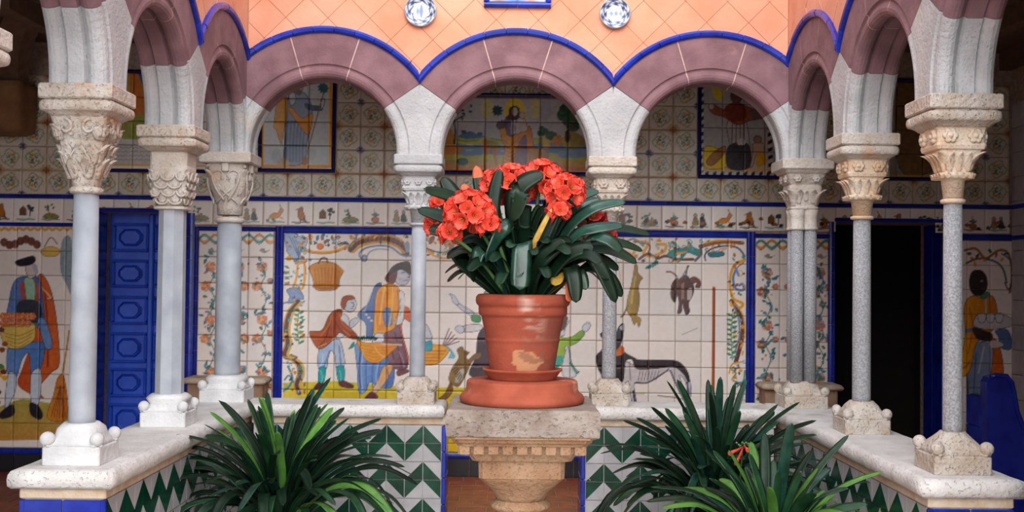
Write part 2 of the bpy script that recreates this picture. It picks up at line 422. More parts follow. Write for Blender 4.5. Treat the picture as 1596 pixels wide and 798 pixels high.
    poly(A((195, 638), (222, 638), (212, 705), (190, 705)), (52, 158, 160), (30, 90, 100)); poly(A((270, 636), (303, 630), (303, 695), (282, 700)), (52, 158, 160), (30, 90, 100))
    poly(A((190, 702), (210, 702), (205, 725), (168, 735), (172, 722)), (84, 50, 52), INK, .8); poly(A((282, 698), (305, 694), (345, 715), (335, 727), (288, 718)), (110, 66, 66), INK, .8)
    poly(A((268, 400), (300, 395), (325, 420), (318, 480), (270, 505)), (216, 216, 220), INK, .8)
    poly(A((150, 478), (205, 470), (235, 410), (262, 382), (295, 380), (290, 420), (310, 440), (360, 490), (355, 510), (320, 500), (285, 480), (265, 500), (225, 540), (185, 548)), (172, 92, 38), (90, 44, 24), 1.1, col2=(144, 70, 28))
    line(A((240, 425), (225, 500), (195, 540)), 2, (110, 54, 22)); line(A((265, 430), (290, 470), (340, 498)), 2.2, (116, 58, 24)); poly(A((185, 545), (240, 520), (262, 500), (225, 530)), (226, 190, 120)); line(A((300, 470), (330, 495)), 2, (196, 120, 56))
    poly(A((305, 345), (340, 325), (358, 345), (354, 375), (335, 388), (312, 382)), SKIN, INK, .8)
    poly(A((290, 350), (300, 322), (335, 314), (352, 330), (320, 338), (312, 360), (305, 378), (294, 370)), (150, 84, 50), (80, 44, 30), .8)
    line(A((335, 345), (345, 347)), 1.2, INK); line(A((344, 350), (348, 362), (340, 364)), 1, INK); line(A((334, 374), (345, 372)), 1, (150, 80, 80))
    poly(A((330, 430), (355, 415), (372, 425), (345, 455), (330, 455)), SKIN, INK, .7)
    # tradesman with cloak and baskets
    poly(A((440, 275), (470, 262), (455, 330), (445, 400), (430, 480), (440, 500), (405, 495), (400, 440), (365, 405), (385, 375), (415, 345)), (124, 144, 186), INK, 1, col2=(90, 112, 160))
    for q in range(4): blob(*A((392 + q * 11, 385 + q * 14))[0], 2.4, 1.6, (220, 214, 206))
    poly(A((355, 530), (400, 560), (440, 590), (520, 600), (520, 715), (470, 725), (420, 700), (400, 740), (370, 745), (362, 640)), (134, 162, 206), (60, 80, 120), 1, col2=(96, 124, 176))
    for q in range(4): line(A((375 + q * 30, 570 + q * 8), (370 + q * 30, 650), (378 + q * 26, 725)), 1.8, (78, 104, 156), alpha=.8)
    poly(A((530, 380), (590, 370), (598, 430), (570, 420), (560, 470), (592, 600), (570, 620), (545, 530)), (206, 100, 36), (110, 50, 24), 1)
    poly(A((510, 450), (545, 440), (560, 500), (585, 600), (580, 640), (530, 640), (500, 600), (480, 500)), (140, 104, 112), (70, 46, 54), 1, col2=(112, 78, 90))
    line(A((530, 480), (548, 570), (560, 630)), 2, (88, 58, 70)); line(A((505, 520), (525, 600)), 2, (88, 58, 70))
    poly(A((480, 630), (520, 628), (500, 680), (450, 745), (430, 735), (455, 690)), (222, 190, 160), (120, 80, 60), .9, col2=(208, 150, 90)); poly(A((405, 760), (430, 742), (455, 770), (400, 774)), (110, 62, 66), INK, .8)
    poly(A((540, 650), (585, 645), (590, 655), (545, 672)), (120, 74, 76), INK, .8)
    poly(A((455, 290), (480, 270), (520, 265), (550, 290), (555, 350), (545, 430), (520, 465), (485, 480), (440, 490), (435, 450), (440, 380), (445, 320)), (234, 172, 52), (140, 80, 24), 1.1, col2=(222, 146, 40))
    for q in range(5): line(A((462 + q * 9, 300), (450 + q * 9, 380), (455 + q * 10, 470)), 2.6, (208, 112, 30), alpha=.65)
    poly(A((478, 380), (512, 375), (518, 440), (488, 450)), (120, 138, 178), (70, 86, 124), .8)
    poly(A((548, 300), (572, 310), (570, 400), (558, 440), (528, 440), (545, 380)), (224, 222, 220), INK, .7)
    for q in range(3): line(A((556, 330 + q * 30), (552, 345 + q * 30)), 1.4, (150, 150, 160))
    poly(A((525, 215), (560, 190), (590, 200), (596, 240), (575, 268), (545, 265), (528, 245)), SKIN, INK, .9)
    line(A((560, 215), (572, 213)), 1.3, INK); line(A((588, 212), (594, 232), (585, 236)), 1, INK); line(A((568, 250), (585, 248)), 1.2, (150, 80, 80)); blob(*A((552, 242))[0], 3, 2, (214, 180, 180))
    poly(A((500, 215), (520, 205), (535, 195), (540, 220), (525, 260), (500, 258), (486, 240)), (112, 66, 58), (60, 36, 34), .8)
    poly(A((500, 225), (512, 195), (545, 172), (590, 165), (600, 190), (598, 222), (560, 200), (525, 212)), (66, 46, 48), INK, .9)
    poly(A((430, 515), (445, 485), (475, 485), (480, 520), (440, 528)), (216, 214, 220), INK, .8)
    poly(A((360, 515), (400, 525), (470, 525), (540, 535), (510, 570), (470, 605), (440, 615), (400, 600), (378, 560)), (226, 166, 66), (140, 84, 34), 1.1, col2=(206, 128, 44))
    for q in range(5): line(A((378 + q * 6, 535 + q * 14), (440, 545 + q * 15), (515 - q * 12, 545 + q * 12)), 1.3, (176, 108, 40), alpha=.7)
    for q in range(9): leaf(*A((372 + q * 8, 515))[0], 8, -2.4 + q * .22, 2, (50, 104, 110) if q % 2 else (44, 70, 64))
    for q in range(4): leaf(*A((350, 520 + q * 6))[0], 11, 2.2 + q * .15, 1.8, (62, 140, 130))
    line(A((480, 520), (520, 515), (555, 540)), 3, (150, 96, 80)); line(A((470, 530), (560, 535)), 2, (212, 200, 190))
    # second basket, right of the column
    poly([(640, 540), (668, 536), (700, 542), (690, 560), (676, 568), (650, 567)], (224, 162, 66), (140, 84, 34), 1); 
    for q in range(4): line([(640, 547 + q * 5), (695 - q * 4, 547 + q * 5)], 1.4, (176, 104, 40))
    poly([(660, 530), (672, 530), (673, 545), (661, 546)], (72, 158, 170), (40, 90, 110)); poly([(655, 510), (664, 505), (672, 520), (672, 530), (652, 532)], (206, 206, 212), INK, .8)
    for q in range(5): line([(690 + q * 2, 538), (700 + q * 4, 512 + q * 5)], 1.5, (120, 84, 92))
    for q in range(3): line([(697, 540), (704 + q * 2, 548 + q * 3), (700 + q * 3, 558)], 2.2, (90, 170, 180))
    # pointing arms and the dark dress, partly behind the pot
    K2 = 3.99; D = lambda *p: Z(p, K2, 640, 440)
    poly(D((300, 130), (330, 150), (390, 185), (385, 210), (330, 180), (285, 140)), (204, 204, 210), INK, .8)
    poly(D((240, 70), (262, 78), (278, 90), (300, 130), (285, 140), (262, 118), (255, 90)), SKIN, INK, .8); poly(D((380, 205), (430, 205), (432, 245), (385, 242)), (70, 130, 84), (30, 70, 50))
    poly(D((330, 270), (430, 262), (440, 295), (340, 310)), (214, 208, 208), INK, .8); poly(D((275, 285), (300, 268), (325, 275), (335, 300), (310, 318), (285, 300)), SKIN, INK, .8)
    poly([(746, 520), (765, 505), (800, 500), (820, 520), (822, 590), (736, 588), (742, 555)], (58, 32, 46), INK, 1, col2=(88, 50, 62)); poly([(755, 455), (800, 445), (812, 505), (765, 512)], (112, 128, 90), INK, 1)
    blob(785, 425, 14, 18, SKIN, out=INK); blob(785, 412, 17, 9, (90, 60, 54))
    # cat on its hind legs
    poly(D((290, 420), (320, 400), (335, 425), (365, 435), (345, 460), (360, 480), (400, 445), (435, 440), (430, 470), (385, 490), (350, 560), (325, 610), (290, 650), (240, 610), (255, 540), (300, 470)), (142, 118, 72), (80, 60, 40), 1, col2=(118, 86, 50))
    poly(D((300, 550), (335, 540), (315, 610), (275, 620)), (178, 176, 164)); 
    for q in range(6): line(D((262 + q * 8, 545 + q * 14), (290 + q * 6, 520 + q * 12)), 1.4, (84, 62, 40))
    poly(D((250, 620), (215, 690), (175, 725), (215, 730), (260, 680)), (128, 92, 52), (80, 60, 40)); line(D((385, 520), (410, 530), (430, 525)), 1.4, BROWN)
    # child in green, right of the pot
    poly(D((955, 250), (985, 240), (960, 290), (955, 330), (925, 325), (930, 270)), SKIN, INK, .8); poly([(868, 490), (884, 492), (880, 512), (868, 515)], (96, 70, 60)); line(D((948, 280), (955, 300)), 1, INK)
    poly(D((900, 340), (960, 345), (1010, 335), (1060, 300), (1082, 320), (1040, 370), (990, 395), (960, 400), (965, 450), (950, 500), (880, 535), (880, 440)), (168, 190, 62), (70, 110, 50), 1.1, col2=(120, 158, 66))
    poly(D((890, 470), (940, 455), (950, 490), (900, 528)), (70, 164, 150)); poly(D((1065, 290), (1080, 260), (1108, 250), (1116, 275), (1090, 308)), SKIN, INK, .9)
    for q in range(3): line(D((1085 + q * 9, 262), (1092 + q * 9, 246)), 1.4, (186, 190, 200))
    poly(D((960, 440), (985, 405), (1000, 500), (1030, 580), (960, 590), (940, 540)), (216, 214, 214), INK, .7); line(D((985, 410), (1000, 500), (1040, 555)), 1.5, (70, 110, 110)); line(D((990, 500), (1030, 560), (1045, 555)), 2.4, (66, 128, 110))
    # ---- right half
    # scrolls
    line(B((125, 75), (170, 85), (150, 130), (190, 140), (240, 120), (250, 90), (215, 90)), 4.4, OCH); line(B((130, 155), (170, 130), (210, 150), (250, 140), (300, 155), (370, 155)), 4, BROWN); line(B((140, 80), (180, 95), (165, 135)), 1.4, BROWN)
    line(B((75, 75), (110, 65), (150, 95)), 3, (120, 134, 140)); line(B((20, 110), (70, 120), (120, 145)), 3, (210, 140, 60))
    for q in range(6): leaf(*B((205 - q * 5, 155 + q * 6))[0], 9, 1.2 + q * .3, 2.4, (58, 128, 126))
    poly(B((255, 135), (285, 110), (340, 100), (350, 75), (370, 100), (405, 118), (395, 140), (350, 125), (330, 140), (310, 165), (315, 130), (280, 145)), (58, 140, 140), (24, 74, 80), .9)
    for q in range(4): line(B((270 + q * 14, 105), (262 + q * 8, 80)), 2, (58, 140, 140))
    line(B((295, 130), (340, 122)), 3.5, OCH); line(B((380, 160), (405, 130), (400, 95)), 4, (120, 106, 112)); line(B((415, 95), (470, 82), (530, 78), (590, 82)), 5.4, (150, 96, 56)); line(B((420, 85), (470, 72), (540, 70)), 2.4, OCH)
    line(B((425, 160), (425, 130), (460, 105), (520, 95), (570, 105), (600, 140)), 2.4, (62, 74, 100)); poly(B((440, 125), (500, 122), (505, 138), (450, 145)), (48, 124, 134), (24, 60, 70))
    line(B((598, 160), (560, 175), (538, 220), (535, 280), (550, 330), (590, 350), (580, 370), (560, 365)), 4.2, OCH); line(B((595, 170), (568, 190), (550, 230), (548, 290)), 1.5, (150, 90, 40))
    line(B((560, 200), (548, 240), (560, 285), (595, 290), (590, 265), (575, 270)), 3.6, (112, 134, 178)); line(B((560, 195), (572, 225)), 4, (130, 150, 190))
    line(B((540, 340), (570, 380), (590, 430), (588, 500), (575, 560), (560, 610)), 6.5, (110, 74, 76)); line(B((550, 360), (572, 420), (575, 500), (555, 570)), 2.4, (120, 140, 170)); line(B((552, 350), (590, 400), (600, 480)), 2, OCH)
    for q in range(18): leaf(*B((543, 405 + q * 11))[0], 9, (-.4 if q % 2 else 3.5), 2.1, (90, 134, 92))
    line(B((545, 400), (540, 500), (545, 600)), 1.4, GRN); line(B((535, 640), (560, 660), (545, 690), (590, 700), (600, 650)), 2.6, (100, 146, 130)); line(B((530, 660), (545, 620), (590, 610)), 2.6, OCH); line(B((565, 720), (600, 690)), 2.4, (70, 140, 150))
    # hanging hare
    poly(B((112, 180), (122, 182), (126, 215), (146, 238), (136, 250), (128, 280), (133, 330), (125, 385), (112, 412), (92, 408), (76, 375), (80, 330), (92, 285), (104, 230)), (172, 144, 62), (92, 72, 36), 1.1, col2=(136, 102, 44))
    poly(B((95, 400), (118, 405), (138, 420), (130, 455), (120, 430), (108, 445)), (164, 132, 58), (92, 72, 36), .9); line(B((80, 360), (62, 400), (50, 410)), 2.6, (120, 110, 80)); line(B((112, 182), (116, 160)), 1.2, BROWN); line(B((100, 290), (98, 350)), 2.4, (190, 164, 90)); line(B((40, 180), (52, 300)), 2, (210, 160, 140), alpha=.6)
    # hanging game birds
    poly(B((285, 250), (305, 240), (300, 300), (290, 345), (272, 320), (274, 275)), (96, 70, 66), INK, .9)
    poly(B((305, 250), (335, 225), (355, 240), (372, 270), (370, 310), (350, 350), (355, 385), (340, 402), (330, 375), (322, 345), (320, 385), (302, 395), (308, 345), (300, 300)), (112, 80, 72), INK, 1, col2=(84, 60, 60))
    poly(B((355, 245), (375, 232), (402, 250), (400, 280), (380, 278), (388, 258), (365, 262)), (120, 78, 68), INK, .9); line(B((252, 210), (275, 212), (300, 232)), 2.2, (120, 80, 70)); line(B((335, 240), (345, 190), (350, 185)), 2.6, (110, 96, 100)); line(B((320, 235), (340, 200)), 2, (150, 140, 140))
    poly(B((345, 290), (366, 285), (362, 325), (346, 335)), (190, 176, 168)); poly(B((318, 270), (332, 262), (330, 320), (318, 330)), (150, 124, 114))
    # pole
    line(B((462, 282), (461, 500), (458, 735)), 4.6, (168, 92, 46)); line(B((466, 285), (465, 500), (462, 730)), 1.4, (110, 56, 30))
    # hound
    poly(B((-40, 560), (20, 575), (60, 600), (150, 640), (250, 625), (300, 620), (340, 655), (358, 700), (360, 760), (345, 765), (338, 700), (310, 670), (335, 760), (320, 765), (285, 690), (260, 650), (170, 700), (110, 705), (118, 785), (98, 790), (85, 700), (60, 705), (-30, 690)), (206, 198, 200), INK, 1)
    poly(B((-60, 590), (-30, 560), (40, 540), (70, 570), (110, 592), (140, 602), (280, 603), (325, 625), (350, 665), (350, 700), (325, 660), (280, 632), (200, 640), (120, 640), (100, 600), (70, 610), (60, 690), (30, 700), (-40, 660)), (44, 32, 38), (24, 18, 24), 1, col2=(60, 46, 50))
    for q in range(7): line(B((135 + q * 14, 650), (128 + q * 13, 690)), 1.2, (128, 112, 116))
    line(B((110, 703), (170, 702), (240, 660), (262, 640)), 1.6, INK); line(B((105, 740), (112, 785)), 3, INK); line(B((345, 700), (352, 760)), 2, INK); line(B((270, 650), (300, 720), (320, 750)), 2.4, (96, 84, 90)); poly(B((10, 540), (50, 535), (68, 560), (50, 580), (20, 580)), (196, 110, 66)); line(B((88, 610), (92, 690)), 2, (150, 140, 146))
    poly(B((-15, 520), (20, 500), (40, 455), (60, 440), (62, 470), (50, 530), (20, 560), (-30, 560)), (38, 28, 34), INK); poly(B((45, 455), (62, 445), (66, 462), (52, 470)), (180, 176, 180)); poly([(935, 520), (950, 515), (952, 525), (940, 528)], (30, 24, 30))
    line(B((215, 760), (300, 770), (350, 785)), 1.5, (120, 96, 84)); line(B((320, 490), (390, 460)), .8, (170, 146, 130))

def curl(x, y, r, a0, turns, w, col):
    line([(x + r * (1 - t / 14) * math.cos(a0 + turns * 6.28 * t / 12), y + r * (1 - t / 14) * math.sin(a0 + turns * 6.28 * t / 12)) for t in range(13)], w, col)
def paint_flourishes():
    r = np.random.default_rng(77)
    pal = [(132, 156, 192), (226, 170, 70), (150, 96, 60), (92, 150, 150), (104, 138, 100), (196, 120, 60), (90, 70, 70)]
    bands = [(446, 484, 367, 412, 26), (484, 560, 366, 386, 22), (560, 636, 364, 374, 12), (445, 476, 412, 470, 16), (444, 476, 470, 560, 20), (444, 476, 560, 618, 16), (662, 730, 368, 402, 24),
             (984, 1060, 372, 408, 30), (1060, 1160, 372, 396, 26), (1137, 1160, 398, 470, 16), (1136, 1160, 470, 570, 22), (1138, 1160, 570, 625, 16)]
    for x0, x1, y0, y1, n in bands:
        for q in range(n):
            x, y = x0 + r.random() * (x1 - x0), y0 + r.random() * (y1 - y0); c = pal[int(r.random() * len(pal))]; k = r.random()
            if k < .45: leaf(x, y, 4 + r.random() * 5, r.random() * 6.3, 1.5 + r.random(), c)
            elif k < .75: curl(x, y, 2.5 + r.random() * 3.5, r.random() * 6.3, .8, 1.3, c)
            else: blob(x, y, 1.6 + r.random() * 1.6, 1.3 + r.random(), c)
    # cloth folds and modelling strokes on the figures
    for (a, b, c, w, col) in (((566, 548), (563, 580), (566, 612), 2, (176, 196, 226)), ((590, 566), (586, 588), (592, 606), 2, (170, 192, 224)), ((604, 576), (606, 592), (602, 604), 1.6, (70, 96, 150)),
                              ((600, 446), (596, 470), (592, 505), 2.6, (246, 206, 110)), ((612, 446), (612, 475), (606, 512), 2, (244, 200, 96)), ((620, 452), (622, 480), (616, 510), 1.6, (150, 84, 28)),
                              ((517, 492), (512, 508), (500, 524), 2, (206, 128, 64)), ((530, 490), (534, 504), (548, 516), 1.8, (206, 126, 62)), ((504, 552), (503, 562), (500, 570), 1.6, (220, 228, 238)),
                              ((500, 578), (503, 588), (501, 596), 1.6, (150, 214, 210)), ((530, 578), (532, 586), (531, 593), 1.6, (150, 214, 210)), ((580, 455), (574, 470), (568, 486), 1.6, (176, 192, 220)),
                              ((622, 548), (628, 560), (630, 572), 1.8, (176, 140, 146)), ((584, 540), (592, 552), (600, 556), 1.4, (246, 206, 120)), ((990, 430), (987, 452), (984, 472), 2, (206, 184, 104)), ((1066, 440), (1064, 452), (1066, 466), 2, (150, 116, 104))):
        line([a, b, c], w, col, alpha=.8)
def paint_flower_panel(x0, x1, ytop, yb, dx, seed, warm):
    r = np.random.default_rng(seed)
    # guilloche ribbon
    for ph, c in ((0, (214, 150, 70)), (math.pi, (84, 150, 146))):
        line([(x, ytop + 10 + 5.5 * math.sin((x - x0) / 34 * 2 * math.pi + ph)) for x in np.arange(x0, x1 + 1, 3)], 4, c, sm=False)
        line([(x, ytop + 10.5 + 8 * math.sin((x - x0) / 34 * 2 * math.pi + ph)) for x in np.arange(x0, x1 + 1, 3)], .9, (110, 70, 50), sm=False)
    for col, cx in enumerate(np.arange(x0 + 20, x1, dx)):
        y = ytop + 34
        poly(Z(((0, 0), (10, -6), (16, 2), (26, -2), (16, 6), (8, 6)), 1.6, cx - 6, y - 6), (150, 140, 130))
        y += 14; side = 1 if col % 2 else -1
        while y < yb - 10:
            st = [(cx + side * 6, y), (cx - side * 3, y + 18), (cx + side * 4, y + 36), (cx - side * 4, y + 56), (cx + side * 3, y + 78)]
            line(st, 1.4, (70, 110, 104))
            fc = [((214, 136, 104), (232, 184, 156)), ((208, 130, 90), (230, 172, 134))] if warm else [((190, 130, 118), (214, 176, 160)), ((150, 104, 112), (196, 150, 146))]
            flower(st[0][0] - side * 4, y + 6, 8.5, *fc[0]); flower(st[2][0] + side * 6, st[2][1], 8, *fc[1]); flower(st[1][0] - side * 8, st[1][1] + 10, 5, (204, 140, 96), (120, 150, 180))
            for q in range(16 if warm else 24):
                t = st[q % 5]; leaf(t[0] + r.normal() * 4, t[1] + r.normal() * 5, 6 + r.random() * 5, r.random() * 6.3, 2.2, [(58, 128, 134), (84, 120, 140), (60, 112, 96), (112, 146, 160)][q % 4])
            for q in range(7):
                blob(cx + r.normal() * 9, y + r.random() * 78, 1.8, 1.6, [(190, 90, 60), (96, 124, 160), (212, 170, 80)][q % 3])
            y += 82

def paint_left_man():
    k = 1.995; A = lambda *p: Z(p, k, 0, 300)
    line([(x, 357 + 1.6 * math.sin(x * .55)) for x in np.arange(-40, 118, 2)], 4, (216, 160, 80), sm=False)
    for q in range(7): blob(*A((15 + q * 17, 155 + 9 * math.sin(q * 1.2)))[0], 5.5, 6, (124, 78, 60), out=INK)
    poly(A((130, 180), (160, 168), (188, 180), (175, 198), (140, 197)), (226, 190, 110), (170, 110, 60)); line(A((140, 170), (160, 140), (180, 160)), 1.6, (130, 100, 80))
    poly(A((195, 150), (225, 150), (225, 310), (210, 290), (190, 240)), (150, 164, 170)); 
    poly(A((-60, 690), (40, 650), (75, 640), (130, 650), (215, 665), (215, 770), (-60, 770)), (172, 164, 90), sm=False, col2=(190, 140, 80), sh=(0, 1))
    # red cape, figure
    poly(A((120, 262), (155, 290), (178, 400), (186, 530), (160, 560), (120, 610), (135, 640), (60, 600), (75, 540), (110, 430)), (184, 84, 44), (100, 40, 24), 1.2, col2=(206, 108, 56))
    line(A((140, 300), (150, 420), (150, 540)), 2.6, (140, 56, 30)); line(A((128, 292), (158, 325), (150, 330)), 1.8, (232, 210, 170))
    poly(A((45, 280), (70, 262), (115, 262), (130, 290), (140, 400), (125, 420), (30, 400), (32, 330)), (106, 134, 184), INK, 1.1, col2=(86, 114, 166))
    poly(A((62, 285), (82, 270), (110, 272), (125, 300), (120, 345), (75, 345), (66, 310)), (170, 92, 84)); poly(A((78, 268), (100, 266), (112, 290), (108, 345), (88, 345), (80, 300)), (160, 196, 170), INK, .7)
    poly(A((60, 340), (122, 340), (128, 400), (60, 400)), (62, 64, 74))
    poly(A((28, 480), (70, 470), (135, 465), (140, 500), (128, 545), (100, 570), (92, 500), (70, 520), (52, 575), (25, 560)), (116, 148, 200), INK, 1, col2=(86, 122, 180))
    poly(A((30, 560), (52, 572), (48, 620), (30, 660), (20, 690), (18, 640)), (206, 214, 226), INK, .9); poly(A((98, 568), (126, 548), (130, 600), (120, 660), (100, 662)), (206, 214, 226), INK, .9)
    poly(A((0, 690), (20, 670), (42, 660), (45, 690), (10, 703)), (44, 40, 46), INK); poly(A((95, 655), (120, 662), (135, 690), (125, 705), (98, 690)), (44, 40, 46), INK)
    poly(A((5, 420), (40, 415), (100, 405), (112, 425), (105, 460), (60, 485), (25, 480), (8, 455)), (218, 190, 110), (140, 100, 50), 1.1)
    for q in range(4): line(A((12 + q * 6, 435 + q * 12), (60, 445 + q * 12), (108 - q * 5, 425 + q * 12)), 1.3, (170, 130, 70))
    for q in range(13): flower(*A((12 + (q % 7) * 15, 385 + (q // 7) * 22))[0], 6, (216, 120, 80), (232, 164, 126))
    poly(A((120, 400), (142, 395), (165, 470), (145, 485)), (120, 150, 196), INK); 
    poly(A((82, 228), (105, 222), (115, 240), (110, 262), (92, 266), (84, 250)), (214, 200, 196), INK, .9); poly(A((100, 222), (115, 225), (120, 250), (108, 248)), (180, 180, 190))
    poly(A((50, 215), (75, 205), (105, 198), (112, 212), (95, 225), (60, 228)), (40, 38, 50), INK)
    # broom
    line(A((217, 430), (205, 510), (192, 580)), 2.6, (188, 130, 70)); poly(A((182, 575), (202, 578), (210, 700), (150, 700), (168, 630)), (206, 140, 66), (120, 70, 30), 1, col2=(186, 110, 50))
    for q in range(6): line(A((190, 600), (160 + q * 9, 698)), 1.2, (130, 76, 34))
    line(A((178, 606), (202, 606)), 2, (130, 60, 40))
    for q in range(14): blob(*A((-10 + rng.random() * 28, 420 + rng.random() * 250))[0], 5, 4, [OCH, BROWN, (150, 90, 50), GRN][q % 4])

def paint_right_servant():
    k = 1.9926; A = lambda *p: Z(p, k, 1460, 300)
    line(A((85, 180), (120, 175), (150, 205), (190, 180), (220, 190), (232, 250), (225, 310)), 3.6, (150, 110, 60)); line(A((90, 220), (130, 205), (180, 215), (205, 240), (215, 280)), 2.8, (64, 100, 84))
    for q in range(10): leaf(*A((90 + q * 13, 190 + (q % 3) * 12))[0], 9, q * .7, 2.4, [(60, 96, 80), (186, 100, 50), OCH][q % 3])
    line(A((200, 190), (228, 215), (232, 280), (220, 300), (210, 280)), 2, INK)
    poly(A((165, 530), (190, 540), (205, 570), (180, 560)), ORG); poly(A((160, 460), (190, 470), (205, 560), (175, 590)), (196, 104, 40), (90, 40, 20))
    poly(A((95, 480), (165, 470), (170, 540), (150, 610), (135, 655), (105, 655), (92, 580)), (118, 134, 164), INK, 1, col2=(150, 160, 180)); line(A((120, 500), (112, 640)), 2, (80, 96, 130)); line(A((145, 480), (128, 560)), 3, (186, 192, 204))
    poly(A((100, 632), (135, 630), (136, 700), (125, 715), (108, 690)), (36, 140, 120), (20, 70, 66), 1); line(A((92, 560), (100, 680), (125, 740)), 3, (70, 66, 60)); poly(A((90, 715), (125, 735), (128, 770), (90, 770)), (206, 190, 70)); poly(A((128, 700), (145, 690), (150, 720), (135, 740)), (96, 90, 84))
    poly(A((85, 350), (112, 320), (140, 330), (168, 320), (182, 345), (185, 400), (160, 440), (120, 470), (105, 540), (85, 570), (70, 550), (85, 450)), (226, 166, 50), (110, 70, 24), 1.2, col2=(196, 120, 36))
    line(A((150, 330), (152, 400)), 3, (200, 196, 190)); line(A((165, 340), (172, 400)), 2.4, (190, 112, 36)); line(A((100, 360), (110, 420), (95, 500)), 3, (196, 116, 36)); line(A((20, 545), (80, 545), (100, 525)), 3.6, (190, 120, 50))
    poly(A((130, 315), (158, 308), (165, 322), (140, 332)), (96, 128, 100)); line(A((90, 430), (120, 425), (160, 440)), 6, (112, 128, 160))
    poly(A((112, 400), (130, 376), (150, 392), (165, 376), (185, 390), (190, 374), (208, 380), (235, 395), (228, 415), (170, 425), (120, 418)), (200, 196, 196), INK, .9)
    for q in (138, 165, 192): poly(A((q - 12, 378), (q + 12, 378), (q + 8, 402), (q - 8, 402)), (212, 208, 208), INK, .8)
    poly(A((180, 430), (215, 425), (232, 460), (225, 488), (195, 480), (190, 450)), (96, 116, 150), INK, .9); poly(A((110, 420), (150, 430), (170, 440), (165, 460), (125, 455)), (62, 46, 44), INK); poly(A((160, 465), (185, 460), (205, 475), (170, 482)), (206, 196, 190))
    poly(A((100, 270), (110, 245), (135, 242), (152, 262), (154, 295), (138, 318), (115, 318), (102, 300)), (50, 38, 40), INK); blob(*A((138, 275))[0], 2, 1.6, (150, 130, 120)); line(A((135, 300), (148, 298)), 1.4, (130, 80, 76))

